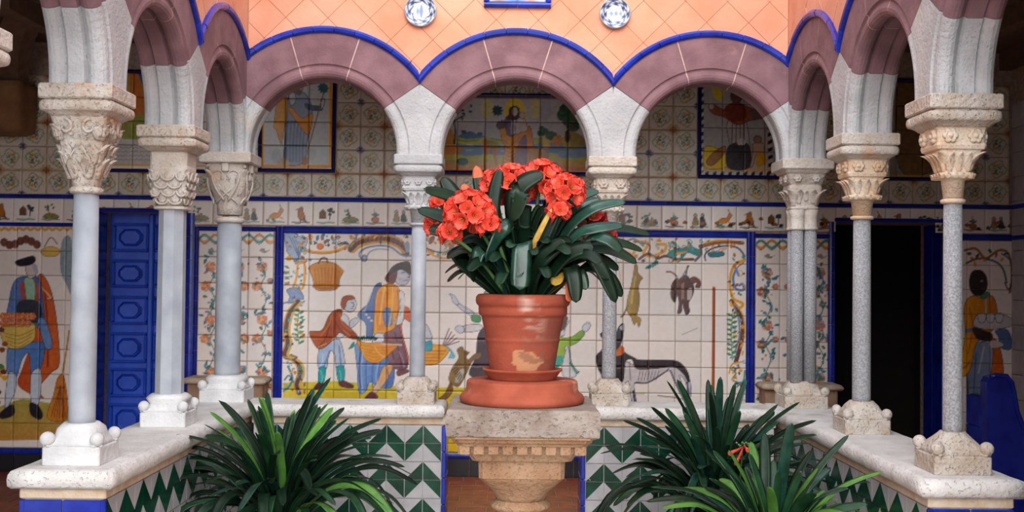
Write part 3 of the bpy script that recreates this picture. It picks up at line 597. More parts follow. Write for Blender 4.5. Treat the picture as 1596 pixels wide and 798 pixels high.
def paint_panels_high():
    # saint in grey robe with staff (left arch)
    k = 3.325; A = lambda *p: Z(p, k, 400, 120)
    poly([(411, 60), (515, 60), (515, 258), (411, 258)], (204, 206, 206), sm=False)
    for a, b in (((409, 60), (409, 260)), ((516.5, 60), (516.5, 260)), ((409, 260), (516.5, 260))): line([a, b], 4.6, (214, 140, 50)); 
    for a, b in (((412, 60), (412, 257)), ((513.5, 60), (513.5, 257)), ((412, 257), (513.5, 257))): line([a, b], 1, (236, 196, 90))
    poly(A((110, 130), (135, 105), (165, 120), (160, 200), (140, 300), (130, 350), (105, 280), (92, 260), (100, 190)), (206, 150, 66), (130, 80, 40), 1)
    poly(A((165, 110), (190, 85), (240, 80), (270, 110), (290, 170), (285, 260), (260, 350), (250, 445), (150, 450), (150, 330), (160, 220)), (136, 146, 164), INK, 1.1, col2=(160, 168, 184))
    for q in range(6): line(A((165 + q * 18, 230), (158 + q * 17, 340), (160 + q * 16, 440)), 2.2, (92, 100, 124), alpha=.75)
    poly(A((165, 160), (190, 165), (240, 215), (290, 190), (285, 260), (265, 300), (215, 240), (180, 190)), (214, 146, 60), (130, 74, 30), 1)
    poly(A((255, 140), (290, 150), (335, 155), (340, 175), (300, 175), (262, 165)), (90, 98, 120), INK); poly(A((335, 120), (355, 118), (350, 150), (338, 168)), SKIN, INK)
    line(A((348, 90), (320, 190), (290, 300), (262, 400)), 1.8, (140, 96, 70)); 
    for q in range(9): leaf(*A((348, 60))[0], 9, q * .7, 2.6, (56, 104, 110))
    blob(*A((222, 50))[0], 6.5, 8.5, (196, 180, 170), out=INK); poly(A((205, 70), (238, 70), (230, 95), (212, 95)), (120, 104, 96)); blob(*A((185, 70))[0], 5, 6, (206, 190, 180), out=INK); poly(A((170, 95), (200, 85), (205, 130), (180, 150)), (196, 196, 196), INK)
    poly(A((110, 440), (140, 420), (175, 445), (160, 462), (120, 462)), (186, 160, 120)); poly(A((240, 420), (265, 420), (262, 455), (240, 455)), (160, 110, 80)); blob(*A((105, 410))[0], 8, 12, (170, 176, 178), alpha=.7); blob(*A((285, 400))[0], 8, 10, (186, 184, 176), alpha=.6)
    # Madonna-like standing figure in a landscape (middle)
    k2 = 4.988; B = lambda *p: Z(p, k2, 680, 120)
    poly([(620, 146), (990, 146), (990, 268), (620, 268)], (196, 196, 200), sm=False, col2=(186, 184, 186), sh=(0, 1))
    line([(626, 152.5), (985, 155)], 1.4, (150, 90, 60))
    for q, (x, y, rx, c) in enumerate(((395, 250, 10, (226, 210, 130)), (770, 250, 9, (226, 210, 130)), (850, 260, 9, (170, 178, 200)))): blob(*B((x, y))[0], rx, 16, c, alpha=.6)
    for q in range(6):
        y = 480 + q * 42
        poly(B((-300, y), (100, y - 20 + q * 4), (250, y + 10), (420, y - 5), (560, y + 20), (760, y), (900, y - 12), (1100, y + 10), (1500, y), (1500, y + 45), (-300, y + 45)), [(196, 180, 80), (130, 146, 160), (120, 140, 168), (186, 172, 70), (170, 140, 80), (190, 120, 60)][q], col2=[(150, 160, 80), (110, 130, 150), (96, 120, 160), (160, 160, 70), (186, 150, 70), (180, 110, 50)][q])
    for (u, v) in ((160, 490), (430, 480), (620, 560)): line(B((u, v), (u + 70, v + 12), (u + 170, v + 2)), 2.4, (120, 140, 80))
    poly(B((170, 465), (260, 425), (320, 450), (390, 470), (250, 485)), (96, 120, 150)); poly(B((20, 480), (60, 410), (100, 395), (140, 450), (150, 540), (60, 590), (10, 590)), (168, 112, 60), col2=(196, 150, 80)); poly(B((30, 590), (130, 545), (210, 560), (150, 600), (60, 605)), (196, 130, 60))
    line(B((140, 520), (150, 420), (140, 330), (190, 270)), 3, (50, 64, 70), taper=True); line(B((145, 340), (220, 300)), 1.8, (50, 64, 70)); line(B((145, 350), (110, 290)), 1.8, (50, 64, 70))
    for (u, v) in ((190, 260), (225, 295), (250, 275), (240, 205), (260, 215), (160, 290), (115, 330), (205, 310)): leaf(*B((u, v))[0], 6, u * .1, 2, (52, 80, 90))
    for (u, v, s) in ((205, 660, 6), (215, 430, 3), (340, 445, 3), (820, 400, 3), (640, 650, 5), (905, 690, 6)): blob(*B((u, v))[0], s * 1.5, s, (60, 100, 96))
    for (u, v) in ((380, 520), (390, 560), (440, 530), (460, 560)): poly(B((u - 20, v - 25), (u + 15, v - 30), (u + 20, v + 40), (u - 15, v + 40)), (180, 116, 66)); 
    line(B((440, 550), (455, 620), (470, 690)), 4, (160, 104, 60)); line(B((380, 540), (375, 590)), 3, (190, 120, 60)); poly(B((395, 500), (470, 510), (480, 545), (420, 550)), (140, 130, 70))
    poly(B((840, 450), (865, 430), (880, 470), (880, 550), (835, 550)), (200, 160, 80)); line(B((815, 470), (815, 560)), 2, (110, 80, 60)); 
    for (u, v, s) in ((815, 440, 5), (840, 425, 5), (895, 460, 7), (1030, 260, 12), (1000, 300, 10), (1065, 320, 13), (1030, 350, 8), (1060, 390, 8)): blob(*B((u, v))[0], s * 1.3, s, (66, 96, 76), streak=30)
    line(B((1050, 320), (1060, 400), (1050, 520)), 3, (110, 84, 60)); poly(B((910, 470), (970, 460), (980, 520), (915, 540)), (190, 130, 80)); poly(B((980, 480), (1050, 430), (1140, 470), (1140, 540), (1000, 550)), (176, 164, 90), col2=(140, 120, 70)); poly(B((1000, 430), (1035, 425), (1040, 490), (1005, 510)), (90, 70, 60)); poly(B((970, 575), (1200, 570), (1200, 620), (960, 630)), (130, 150, 170)); poly(B((720, 560), (800, 560), (870, 590), (860, 650), (740, 650)), (180, 130, 60), col2=(150, 110, 70))
    blob(*B((610, 270))[0], 17, 20, (232, 206, 90), alpha=.9); blob(*B((665, 320))[0], 9, 10, (226, 196, 110), alpha=.8)
    poly(B((500, 400), (530, 360), (570, 330), (650, 330), (700, 380), (735, 400), (752, 540), (720, 560), (712, 700), (530, 715), (530, 560), (505, 470)), (214, 152, 58), (120, 76, 40), 1.1, col2=(196, 122, 44))
    poly(B((610, 600), (660, 480), (700, 470), (700, 700), (600, 710)), (112, 82, 100)); 
    for q in range(6): line(B((530, 500 + q * 32), (580, 530 + q * 30), (655, 470 + q * 22)), 1.8, (150, 92, 40), alpha=.8)
    poly(B((535, 330), (570, 300), (640, 320), (640, 400), (600, 460), (555, 455), (540, 400)), (120, 100, 124), INK, .9); poly(B((585, 320), (625, 330), (620, 430), (580, 440)), (186, 180, 186))
    poly(B((565, 300), (570, 250), (605, 230), (640, 245), (645, 300), (625, 335), (545, 335)), (86, 62, 66), INK, .9); blob(*B((610, 272))[0], 5, 7, (214, 196, 186), out=INK, ow=.7)
    poly(B((630, 330), (660, 320), (695, 345), (705, 420), (660, 430), (625, 450), (615, 400)), (206, 190, 186), INK, .8); blob(*B((668, 300))[0], 4.6, 5, (206, 186, 176), out=INK, ow=.7)
    poly(B((470, 370), (490, 345), (530, 345), (545, 380), (520, 400), (480, 405)), (110, 92, 96), INK, .8); line(B((495, 345), (492, 300)), 2, SKIN)
    for q in range(9): leaf(*B((475, 265))[0], 9, q * .7, 2.4, (54, 84, 86))
    # preaching figure (right arch)
    D = lambda *p: Z(p, k, 980, 120)
    poly([(1092, 60), (1225, 60), (1225, 275), (1092, 275)], (176, 172, 168), sm=False)
    for q in range(40):
        y = 70 + q * 6
        c = (44, 40, 52) if q % 2 else (196, 190, 180)
        poly([(1090, y), (1096, y - 3), (1096, y + 3), (1090, y + 6)], c, sm=False); poly([(1196, y), (1203, y - 3), (1203, y + 3), (1196, y + 6)], c, sm=False)
    for q in range(20): poly([(1092 + q * 6, 270), (1098 + q * 6, 267), (1098 + q * 6, 273), (1092 + q * 6, 275)], (44, 40, 52) if q % 2 else (196, 190, 180), sm=False)
    line([(1096, 264), (1200, 266)], 3, OCH)
    poly(D((430, 60), (490, 50), (480, 120), (440, 110)), (206, 190, 90)); poly(D((390, 370), (440, 365), (500, 400), (510, 465), (395, 470)), (214, 180, 60), (120, 90, 40), 1); poly(D((400, 440), (440, 390), (495, 360), (490, 400), (430, 460)), (160, 110, 60), (80, 50, 30))
    poly(D((505, 250), (545, 210), (600, 220), (625, 360), (620, 470), (510, 470), (520, 360)), (186, 178, 172), INK, 1); poly(D((515, 360), (615, 350), (620, 470), (512, 470)), (74, 70, 72), INK)
    for q in range(4): line(D((535 + q * 20, 240), (530 + q * 22, 350)), 1.6, (110, 100, 96))
    poly(D((410, 150), (440, 145), (500, 175), (540, 140), (600, 150), (680, 190), (690, 215), (620, 230), (560, 250), (490, 210), (430, 190)), (150, 92, 70), INK, 1); poly(D((495, 160), (560, 130), (600, 160), (600, 220), (520, 230)), (120, 66, 56))
    blob(*D((555, 100))[0], 9, 11, (110, 84, 76), out=INK); blob(*D((425, 155))[0], 4, 4, (196, 176, 166)); blob(*D((670, 190))[0], 14, 10, (110, 96, 92))
    poly(D((560, 330), (590, 320), (600, 350), (565, 355)), (214, 200, 196)); blob(*D((665, 325))[0], 6, 6, (150, 120, 110), out=INK); poly(D((640, 350), (690, 345), (700, 390), (690, 440), (660, 400), (640, 460), (625, 465), (640, 400)), (190, 160, 130), INK, .9); poly(D((660, 400), (700, 400), (710, 450), (660, 465)), (200, 150, 60)); line(D((690, 360), (720, 330)), 2.4, (196, 170, 150))
    # panel left of the door arch: figures above, script below
    poly([(176, 60), (240, 60), (320, 60), (320, 256), (176, 256)], (204, 200, 196), sm=False); line([(170, 257), (330, 259)], 3, (222, 168, 70))
    poly([(205, 90), (225, 85), (235, 130), (240, 190), (205, 195), (200, 140)], (196, 120, 60), BROWN); poly([(215, 95), (240, 100), (240, 135), (222, 130)], (70, 96, 150)); poly([(180, 185), (240, 180), (300, 190), (320, 215), (176, 215)], (150, 150, 80)); blob(225, 75, 8, 10, SKIN, out=INK); poly([(176, 60), (200, 60), (204, 140), (190, 180), (176, 180)], (190, 160, 90)); poly([(250, 100), (300, 90), (310, 180), (255, 185)], (130, 110, 100))
    for q in range(4):
        for w_ in range(18):
            x = 178 + w_ * 8 + rng.random() * 2; line([(x, 231 + q * 6.3), (x + 3, 229.5 + q * 6.3), (x + 6, 231.5 + q * 6.3)], .8, (130, 120, 118), sm=False)
    # panel right of the right column
    poly([(1385, 60), (1475, 60), (1475, 278), (1385, 278)], (150, 140, 130), sm=False); poly([(1400, 120), (1440, 100), (1465, 180), (1460, 260), (1400, 262)], (120, 96, 70), INK); blob(1432, 90, 9, 11, (150, 124, 112)); line([(1387, 274), (1475, 276)], 3, (190, 150, 70))

def paint_frieze(zmid):
    """little hunting and genre motifs, one per frieze tile"""
    r = np.random.default_rng(5); n = 0
    x = FRIEZE_X0
    while x < XWR:
        cx, cy = to_px(x + .1016, YW, zmid); n += 1; x += .2033
        cy += 2; kind = n % 6
        dk, md = [(70, 58, 48), (84, 66, 60), (60, 70, 70)][n % 3], [(170, 110, 50), (120, 84, 56), (150, 130, 80)][(n // 2) % 3]
        if kind == 0:      # leaping hare or deer
            poly([(cx - 10, cy + 4), (cx - 4, cy - 2), (cx + 4, cy - 3), (cx + 8, cy - 10), (cx + 12, cy - 7), (cx + 8, cy), (cx + 3, cy + 5), (cx - 5, cy + 6)], (206, 140, 60), BROWN, .9)
            line([(cx - 8, cy + 4), (cx - 13, cy + 9)], 1.8, (196, 130, 56)); line([(cx + 5, cy + 3), (cx + 11, cy + 6)], 1.8, (196, 130, 56)); line([(cx + 9, cy - 10), (cx + 6, cy - 16)], 1.2, BROWN)
        elif kind == 1:    # standing bird
            poly([(cx - 2, cy - 10), (cx + 3, cy - 12), (cx + 4, cy - 6), (cx + 7, cy + 3), (cx + 5, cy + 9), (cx - 2, cy + 6), (cx - 4, cy - 2)], md, dk, 1); line([(cx - 3, cy - 9), (cx - 7, cy - 8)], 1.2, dk); line([(cx, cy + 7), (cx - 1, cy + 13)], 1.4, dk); line([(cx + 5, cy + 6), (cx + 10, cy + 12)], 2.4, dk)
        elif kind == 2:    # hut and tree
            poly([(cx - 9, cy + 5), (cx - 9, cy - 4), (cx - 4, cy - 9), (cx + 1, cy - 4), (cx + 1, cy + 5)], md, dk, 1, sm=False); line([(cx + 7, cy + 6), (cx + 7, cy - 4)], 1.4, dk)
            for q in range(5): blob(cx + 7 + r.normal() * 3, cy - 6 + r.normal() * 2.4, 3, 2, dk)
        elif kind == 3:    # shrub on a rock
            poly([(cx - 12, cy + 8), (cx - 5, cy + 2), (cx + 6, cy + 3), (cx + 13, cy + 8), (cx, cy + 11)], (150, 130, 70), dk, .8); line([(cx - 2, cy + 4), (cx - 4, cy - 6)], 1.2, dk)
            for q in range(8): leaf(cx - 3 + r.normal() * 4, cy - 5 + r.normal() * 3, 5, r.random() * 6, 1.5, (84, 104, 80))
        elif kind == 4:    # sprig with fruit
            line([(cx - 1, cy - 10), (cx, cy + 4)], 1.2, dk); blob(cx, cy + 6, 5.5, 4.5, (196, 110, 60), out=dk)
            for q in range(4): leaf(cx, cy + 1, 7, -2.6 + q * .7, 1.8, (90, 120, 110))
        else:              # two little dark figures
            for s_ in (-6, 5):
                poly([(cx + s_ - 4, cy + 8), (cx + s_ - 2, cy - 3), (cx + s_ + 2, cy - 3), (cx + s_ + 5, cy + 8)], md if s_ < 0 else dk, INK, .9); blob(cx + s_, cy - 6, 2.4, 2.8, (190, 150, 130), out=dk)
        line([(cx - 13, cy + 11), (cx - 4, cy + 12.5), (cx + 5, cy + 11), (cx + 13, cy + 12)], 2.2, [(110, 124, 90), dk, (96, 128, 120)][n % 3], alpha=.8)
        if kind in (0, 3): 
            for q in range(4): blob(cx + r.normal() * 7, cy + 9 + r.normal(), 3, 1.6, (86, 124, 116))
        if n > 20: # right-hand part of the frieze is painted darker and denser
            for q in range(5): blob(cx + r.normal() * 8, cy + 6 + r.normal() * 3, 3.6, 2.6, [(54, 44, 40), (150, 96, 40), (70, 84, 60)][q % 3])

FRIEZE_X0 = -2.003 - 11 * .2033
paint_left_man(); paint_right_servant(); paint_panels_high(); paint_mural(); paint_flourishes()
paint_flower_panel(311, 427, 362, 612, 40, 3, True); paint_flower_panel(1177, 1294, 371, 615, 41, 9, False)
paint_frieze(2.1195)
_w = np.array((243, 233, 226), np.float32); canvas[:] = _w + (canvas - _w) * 1.14; np.clip(canvas, 6, 252, out=canvas)
_l = canvas.mean(2, keepdims=True); canvas[:] = _l + (canvas - _l) * 1.18; np.clip(canvas, 6, 252, out=canvas); canvas[:] = 255 * (canvas / 255) ** .86
np.clip(canvas, 6, 250, out=canvas)
_c = canvas / 255.0
LINC = np.where(_c <= .04045, _c / 12.92, ((_c + .055) / 1.055) ** 2.4).astype(np.float32)
def sample_paint(px, py):
    x = np.clip((px - PX0) * SS - .5, 0, CW - 1.001); y = np.clip((py - PY0) * SS - .5, 0, CH - 1.001)
    i, j = x.astype(int), y.astype(int); fx, fy = (x - i)[:, None], (y - j)[:, None]
    return LINC[j, i] * (1 - fx) * (1 - fy) + LINC[j, i + 1] * fx * (1 - fy) + LINC[j + 1, i] * (1 - fx) * fy + LINC[j + 1, i + 1] * fx * fy

def tile_mesh(name, w, h, n, colfn, th=.012, m=None):
    """a glazed tile: front grid of n x n cells in the xz plane facing -y, rounded edge, sides; colfn(x, z) -> linear rgb"""
    xs = np.linspace(-w / 2, w / 2, n + 1); zs = np.linspace(-h / 2, h / 2, n + 1)
    X, Zz = np.meshgrid(xs, zs); k = n + 1
    yv = np.zeros_like(X); yv[0, :] = yv[-1, :] = .0018; yv[:, 0] = yv[:, -1] = .0018
    V = np.stack([X.ravel(), yv.ravel(), Zz.ravel()], 1)
    idx = np.arange(k * k).reshape(k, k)
    Fq = np.stack([idx[:-1, :-1].ravel(), idx[:-1, 1:].ravel(), idx[1:, 1:].ravel(), idx[1:, :-1].ravel()], 1)
    ring = np.concatenate([idx[0, :], idx[1:, -1], idx[-1, -2::-1], idx[-2:0:-1, 0]])
    B = V[ring].copy(); B[:, 1] = th
    o = len(V); r = len(ring); nx = np.roll(np.arange(r), -1)
    Fs = np.stack([ring, np.arange(r) + o, nx + o, ring[nx]], 1)
    V = np.vstack([V, B]); Fa = np.vstack([Fq, Fs])
    me = bpy.data.meshes.new(name)
    me.vertices.add(len(V)); me.vertices.foreach_set('co', V.astype(np.float32).ravel())
    me.loops.add(Fa.size); me.loops.foreach_set('vertex_index', Fa.astype(np.int32).ravel())
    me.polygons.add(len(Fa)); me.polygons.foreach_set('loop_start', np.arange(0, Fa.size, 4, dtype=np.int32))
    me.update(calc_edges=True)
    col = colfn(V[:, 0], V[:, 2]).astype(np.float32)
    ca = me.color_attributes.new('paint', 'FLOAT_COLOR', 'POINT')
    ca.data.foreach_set('color', np.hstack([col, np.ones((len(V), 1), np.float32)]).ravel())
    me.materials.append(m or M_PAINTED)
    return me
_vto_px = np.vectorize(to_px)
def wall_tile(parent, x0, x1, z0, z1, n=20, gap=.0035, name='tile', lift=.012):
    cx, cz = (x0 + x1) / 2, (z0 + z1) / 2
    tint = 1 + rng.normal() * .03; warm = rng.normal() * .012
    def cf(x, z):
        px, py = to_px_np(x + cx, YW, z + cz)
        return sample_paint(px, py) * tint * np.array([1 + warm, 1, 1 - warm])
    me = tile_mesh('painted_tile', x1 - x0 - gap, z1 - z0 - gap, n, cf)
    return inst(name, me, parent, (cx, YW - lift + rng.normal() * .0006, cz), (rng.normal() * .004, 0, rng.normal() * .004))
def to_px_np(X, Y, Zz):
    c, s = math.cos(YAW), math.sin(YAW)
    x, y = c * X - s * Y, s * X + c * Y
    z = Zz - CAM_Z
    c, s = math.cos(PITCH), math.sin(PITCH)
    yy, zz = c * y + s * z, -s * y + c * z
    u, v = F_PX * x / yy, -F_PX * zz / yy
    cr, sr = math.cos(ROLL), math.sin(ROLL)
    return 798 + cr * u - sr * v, 399 + sr * u + cr * v
# ------------------------------------------------------------------ gallery shell
def struct(name, mb, m, label=None):
    o = mb.build(name, m); o['kind'] = 'structure'
    if label: o['label'] = label
    return o
DLX0, DLX1, DLZ = -3.354, -2.622, 2.116     # blue door opening
DRX0, DRX1, DRZ = 2.66, 3.552, 2.104        # dark doorway opening
WB = 0.5                                    # wall thickness
mb = MB()
mb.box(XWL - .3, DLX0, YW, YW + WB, 0, ZCEIL); mb.box(DLX0, DLX1, YW, YW + WB, DLZ, ZCEIL); mb.box(DLX1, DRX0, YW, YW + WB, 0, ZCEIL)
mb.box(DRX0, DRX1, YW, YW + WB, DRZ, ZCEIL); mb.box(DRX1, XWR + .3, YW, YW + WB, 0, ZCEIL)
wall_back = struct('wall_back', mb, M_GROUT, 'gallery back wall clad in flower-patterned glazed tiles')
mb = MB(); mb.box(XWL - .3, XWL, 0.6, YW, 0, ZCEIL)
wall_left = struct('wall_left', mb, M_PLASTER, 'plastered outer wall of the gallery beyond the white columns')
mb = MB(); mb.box(XWR, XWR + .3, 0.6, YW, 0, ZCEIL)
wall_right = struct('wall_right', mb, M_GROUT, 'tiled outer wall of the gallery beyond the dark doorway')
mb = MB(); mb.box(XR + T / 2, XWR, .6, .9, 0, ZCEIL)  # unseen wall added to keep this gallery dark; opposite end left open for daylight
struct('wall_light_stop', mb, M_PLASTER, 'unseen plain end wall added to keep daylight out of the dark doorway gallery')
mb = MB(); mb.box(XWL - .3, XWR + .3, YB + T / 2 - .02, YW + WB, ZCEIL, ZCEIL + .12)
mb.box(XWL - .3, XL - T / 2 + .02, .6, YB + T / 2 - .02, ZCEIL, ZCEIL + .12); mb.box(XR + T / 2 - .02, XWR + .3, .6, YB + T / 2 - .02, ZCEIL, ZCEIL + .12)
ceiling = struct('ceiling', mb, M_CEIL, 'dark timber ceiling of the gallery')
for k in range(14):
    x = -4.0 + k * .62
    b = MB(); b.box(x - .05, x + .05, YB + .13, YW, ZCEIL - .14, ZCEIL); b.build('beam', M_CEIL, ceiling)
# dark room behind the doorway, recess behind the blue door
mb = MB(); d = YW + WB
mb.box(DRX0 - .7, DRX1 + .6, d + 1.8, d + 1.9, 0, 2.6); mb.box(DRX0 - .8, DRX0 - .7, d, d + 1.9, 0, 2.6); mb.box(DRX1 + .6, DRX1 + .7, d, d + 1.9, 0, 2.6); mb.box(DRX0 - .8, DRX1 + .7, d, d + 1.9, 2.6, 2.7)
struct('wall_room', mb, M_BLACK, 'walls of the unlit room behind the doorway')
mb = MB(); mb.box(XWL - .3, XWR + .3, .6, YW + 2.4, -.12, -.006)
floor = struct('floor', mb, M_GROUT, 'terracotta tiled gallery floor')
fw = .205
ft = MB(); ft.bbox(-fw / 2 + .003, fw / 2 - .003, -fw / 2 + .003, fw / 2 - .003, -.02, 0, .003)
FT = ft.mesh('floor_tile', M_FLOOR)
def lay(x0, x1, y0, y1):
    y = y1 - fw / 2; row = 0
    while y > y0:
        x = x0 + fw / 2 + (row % 2) * fw / 2
        while x < x1:
            inst('floor_tile', FT, floor, (x, y, rng.normal() * .0006)); x += fw
        y -= fw; row += 1
lay(-.75, .85, 7.1, YW); lay(XWL, -2.2, 7.0, YW)
far = MB()
for (x0, x1, y0, y1) in ((-2.2, -.75, 7.0, YW), (.85, XWR, 6.0, YW), (XWL, -2.0, 4.4, 7.0)):
    y = y1 - fw / 2
    while y > y0:
        x = x0 + fw / 2
        while x < x1:
            far.box(x - fw / 2 + .003, x + fw / 2 - .003, y - fw / 2 + .003, y + fw / 2 - .003, -.02, 0); x += fw
        y -= fw
o = far.build('floor_tile_field', M_FLOOR, floor); o['kind'] = 'stuff'
mb = MB(); mb.box(XL + .15, XR - .15, -1.5, YB - .16, -.10, -.004)
struct('ground', mb, M_PATIO, 'patio paving inside the cloister')

# ------------------------------------------------------------------ glazed strips
def strip(parent, x0, x1, z0, z1, seg, m=None, name='border_tile', proud=.02, vertical=False, Y=YW):
    """row of separate half-round glazed strip tiles"""
    L = (z1 - z0) if vertical else (x1 - x0); n = max(1, round(L / seg)); q = L / n
    wd = (x1 - x0) if vertical else (z1 - z0)
    b = MB(); rs = []
    for t in (-q / 2 + .0015, q / 2 - .0015):
        rs.append([(t, proud, -wd / 2), (t, .006, -wd / 2), (t, 0.001, -wd / 4), (t, -.002, 0), (t, 0.001, wd / 4), (t, .006, wd / 2), (t, proud, wd / 2)])
    b.rings(rs)
    me = b.mesh(name, m or M_BLUE)
    for i in range(n):
        s_ = (i + .5) * q
        loc = ((x0 + x1) / 2, Y - proud, z0 + s_) if vertical else (x0 + s_, Y - proud, (z0 + z1) / 2)
        inst(name, me, parent, loc, (0, math.pi / 2, 0) if vertical else None)

# ------------------------------------------------------------------ main mural
mural = thing('tile_mural', 'wide glazed tile mural of street vendors, hanging game and a hound between blue borders', 'tile mural', (0.057, YW, .19))
mx = [-1.831] + [-1.622 + .213437 * i for i in range(17)] + [1.945]
mz = [1.960 - .2118 * i for i in range(9)] + [.196]
for i in range(len(mx) - 1):
    for j in range(len(mz) - 1):
        if mz[j] - mz[j + 1] > .02: wall_tile(mural, mx[i], mx[i + 1], mz[j + 1], mz[j], 26)
strip(mural, -1.831, 1.945, 1.962, 2.014, .213, name='border_tile')
for a, b in ((-1.899, -1.866), (-1.866, -1.831), (1.945, 1.980), (1.980, 2.013)): strip(mural, a, b, .19, 2.014, .213, vertical=True)
# flower panels either side
def flower_panel(x0, x1, top, label, cols):
    t = thing('flower_tile_mural', label, 'tile panel', ((x0 + x1) / 2, YW, .19))
    w = (x1 - x0) / cols; z = top
    while z > .25:
        for c in range(cols): wall_tile(t, x0 + c * w, x0 + (c + 1) * w, max(z - .2118, .196), z, 22)
        z -= .2118
    strip(t, x0 - .012, x1 + .012, top + .002, top + .034, .21)
    return t
pl = flower_panel(-2.522, -1.912, 1.972, 'tile panel of orange flower sprays between the blue door and the mural', 3)
strip(pl, -2.552, -2.524, .19, 2.006, .213, vertical=True)
pr = flower_panel(2.020, 2.612, 1.964, 'tile panel of teal leaf sprays beside the dark doorway', 3)
strip(pr, 2.614, 2.655, .0, 2.104, .213, vertical=True)
# standing figures at both ends
t = thing('figure_tile_mural', 'tile panel of a man in tricorne hat with a basket beside the blue door', 'tile panel', (-3.8, YW, .19))
for i in range(4):
    for j in range(9):
        z1 = 1.992 - .2 * j; x1 = -3.40 - .2 * i
        wall_tile(t, max(x1 - .2, XWL), x1, max(z1 - .2, .196), z1, 24)
strip(t, XWL, -3.40, 1.994, 2.022, .2)
t = thing('figure_tile_mural', 'tile panel of a servant in a yellow coat carrying a tray of cups', 'tile panel', (3.84, YW, .19))
for i in range(3):
    for j in range(9):
        z1 = 1.962 - .2 * j; x0 = 3.556 + .19 * i
        wall_tile(t, x0, min(x0 + .19, XWR), max(z1 - .2, .196), z1, 24)
strip(t, 3.556, XWR, 1.964, 2.012, .2)
# frieze of small motifs
frieze = thing('trim_1', 'row of small painted hunting scenes on white tiles above the mural', None, (0, YW, 2.017), kind='structure')
x = FRIEZE_X0
while x < XWR - .05:
    a, b = max(x, XWL), min(x + .2033, XWR)
    if b - a > .04:
        z0 = 2.15 if (DLX0 - .01 < (a + b) / 2 < DLX1) else (2.135 if DRX0 < (a + b) / 2 < DRX1 else 2.020)
        wall_tile(frieze, a, b, z0, 2.220, 22)
    x += .2033
strip(frieze, XWL, XWR, 2.222, 2.252, .2033)
strip(frieze, DLX0, DLX1, 2.116, 2.147, .2); strip(frieze, DRX0, DRX1, 2.104, 2.132, .2)
# skirting
skirt = thing('baseboard_back', 'blue line and dark tile skirting along the gallery wall', None, (0, YW, 0), kind='structure')
for a, b in ((XWL, DLX0), (DLX1, DRX0), (DRX1, XWR)):
    strip(skirt, a, b, .145, .192, .21)
    n = max(1, round((b - a) / .21)); q = (b - a) / n
    m_ = MB(); m_.bbox(-q / 2 + .002, q / 2 - .002, -.014, 0, 0.002, .143, .003); me = m_.mesh('skirting_tile', M_BASEB)
    for i in range(n): inst('skirting_tile', me, skirt, (a + (i + .5) * q, YW, 0))
# high pictures
PANELS = [('saint_panel', 'framed tile picture of a robed figure with a flowering staff', -2.050, -1.420, 2.456, 3.28, 3, 4, True),
          ('landscape_panel', 'framed tile picture of a woman and child in a wide landscape', -.905, .955, 2.455, 3.12, 8, 3, True),
          ('preacher_panel', 'framed tile picture of a preaching figure with striped border', 1.537, 2.29, 2.444, 3.28, 4, 4, True),
          ('script_panel', 'framed tile picture with lines of script along its foot', -3.30, -2.44, 2.440, 3.28, 4, 4, True),
          ('shadow_panel', 'framed tile picture in deep shade above the dark doorway', 2.92, 3.62, 2.444, 3.28, 3, 4, True)]
for nm, lb, x0, x1, z0, z1, nx, nz, fr in PANELS:
    t = thing('tile_picture', lb, 'tile picture', ((x0 + x1) / 2, YW, z0))
    e = .028
    for i in range(nx):
        for j in range(nz):
            w, h = (x1 - x0 - 2 * e) / nx, (z1 - z0 - 2 * e) / nz
            wall_tile(t, x0 + e + i * w, x0 + e + (i + 1) * w, z0 + e + j * h, z0 + e + (j + 1) * h, 24, lift=.022)
    for (a, b, c_, d_, v) in ((x0, x1, z0, z0 + e, 0), (x0, x1, z1 - e, z1, 0), (x0, x0 + e, z0 + e, z1 - e, 1), (x1 - e, x1, z0 + e, z1 - e, 1)):
        strip(t, a, b, c_, d_, .2, M_NAVY, vertical=bool(v), proud=.03)
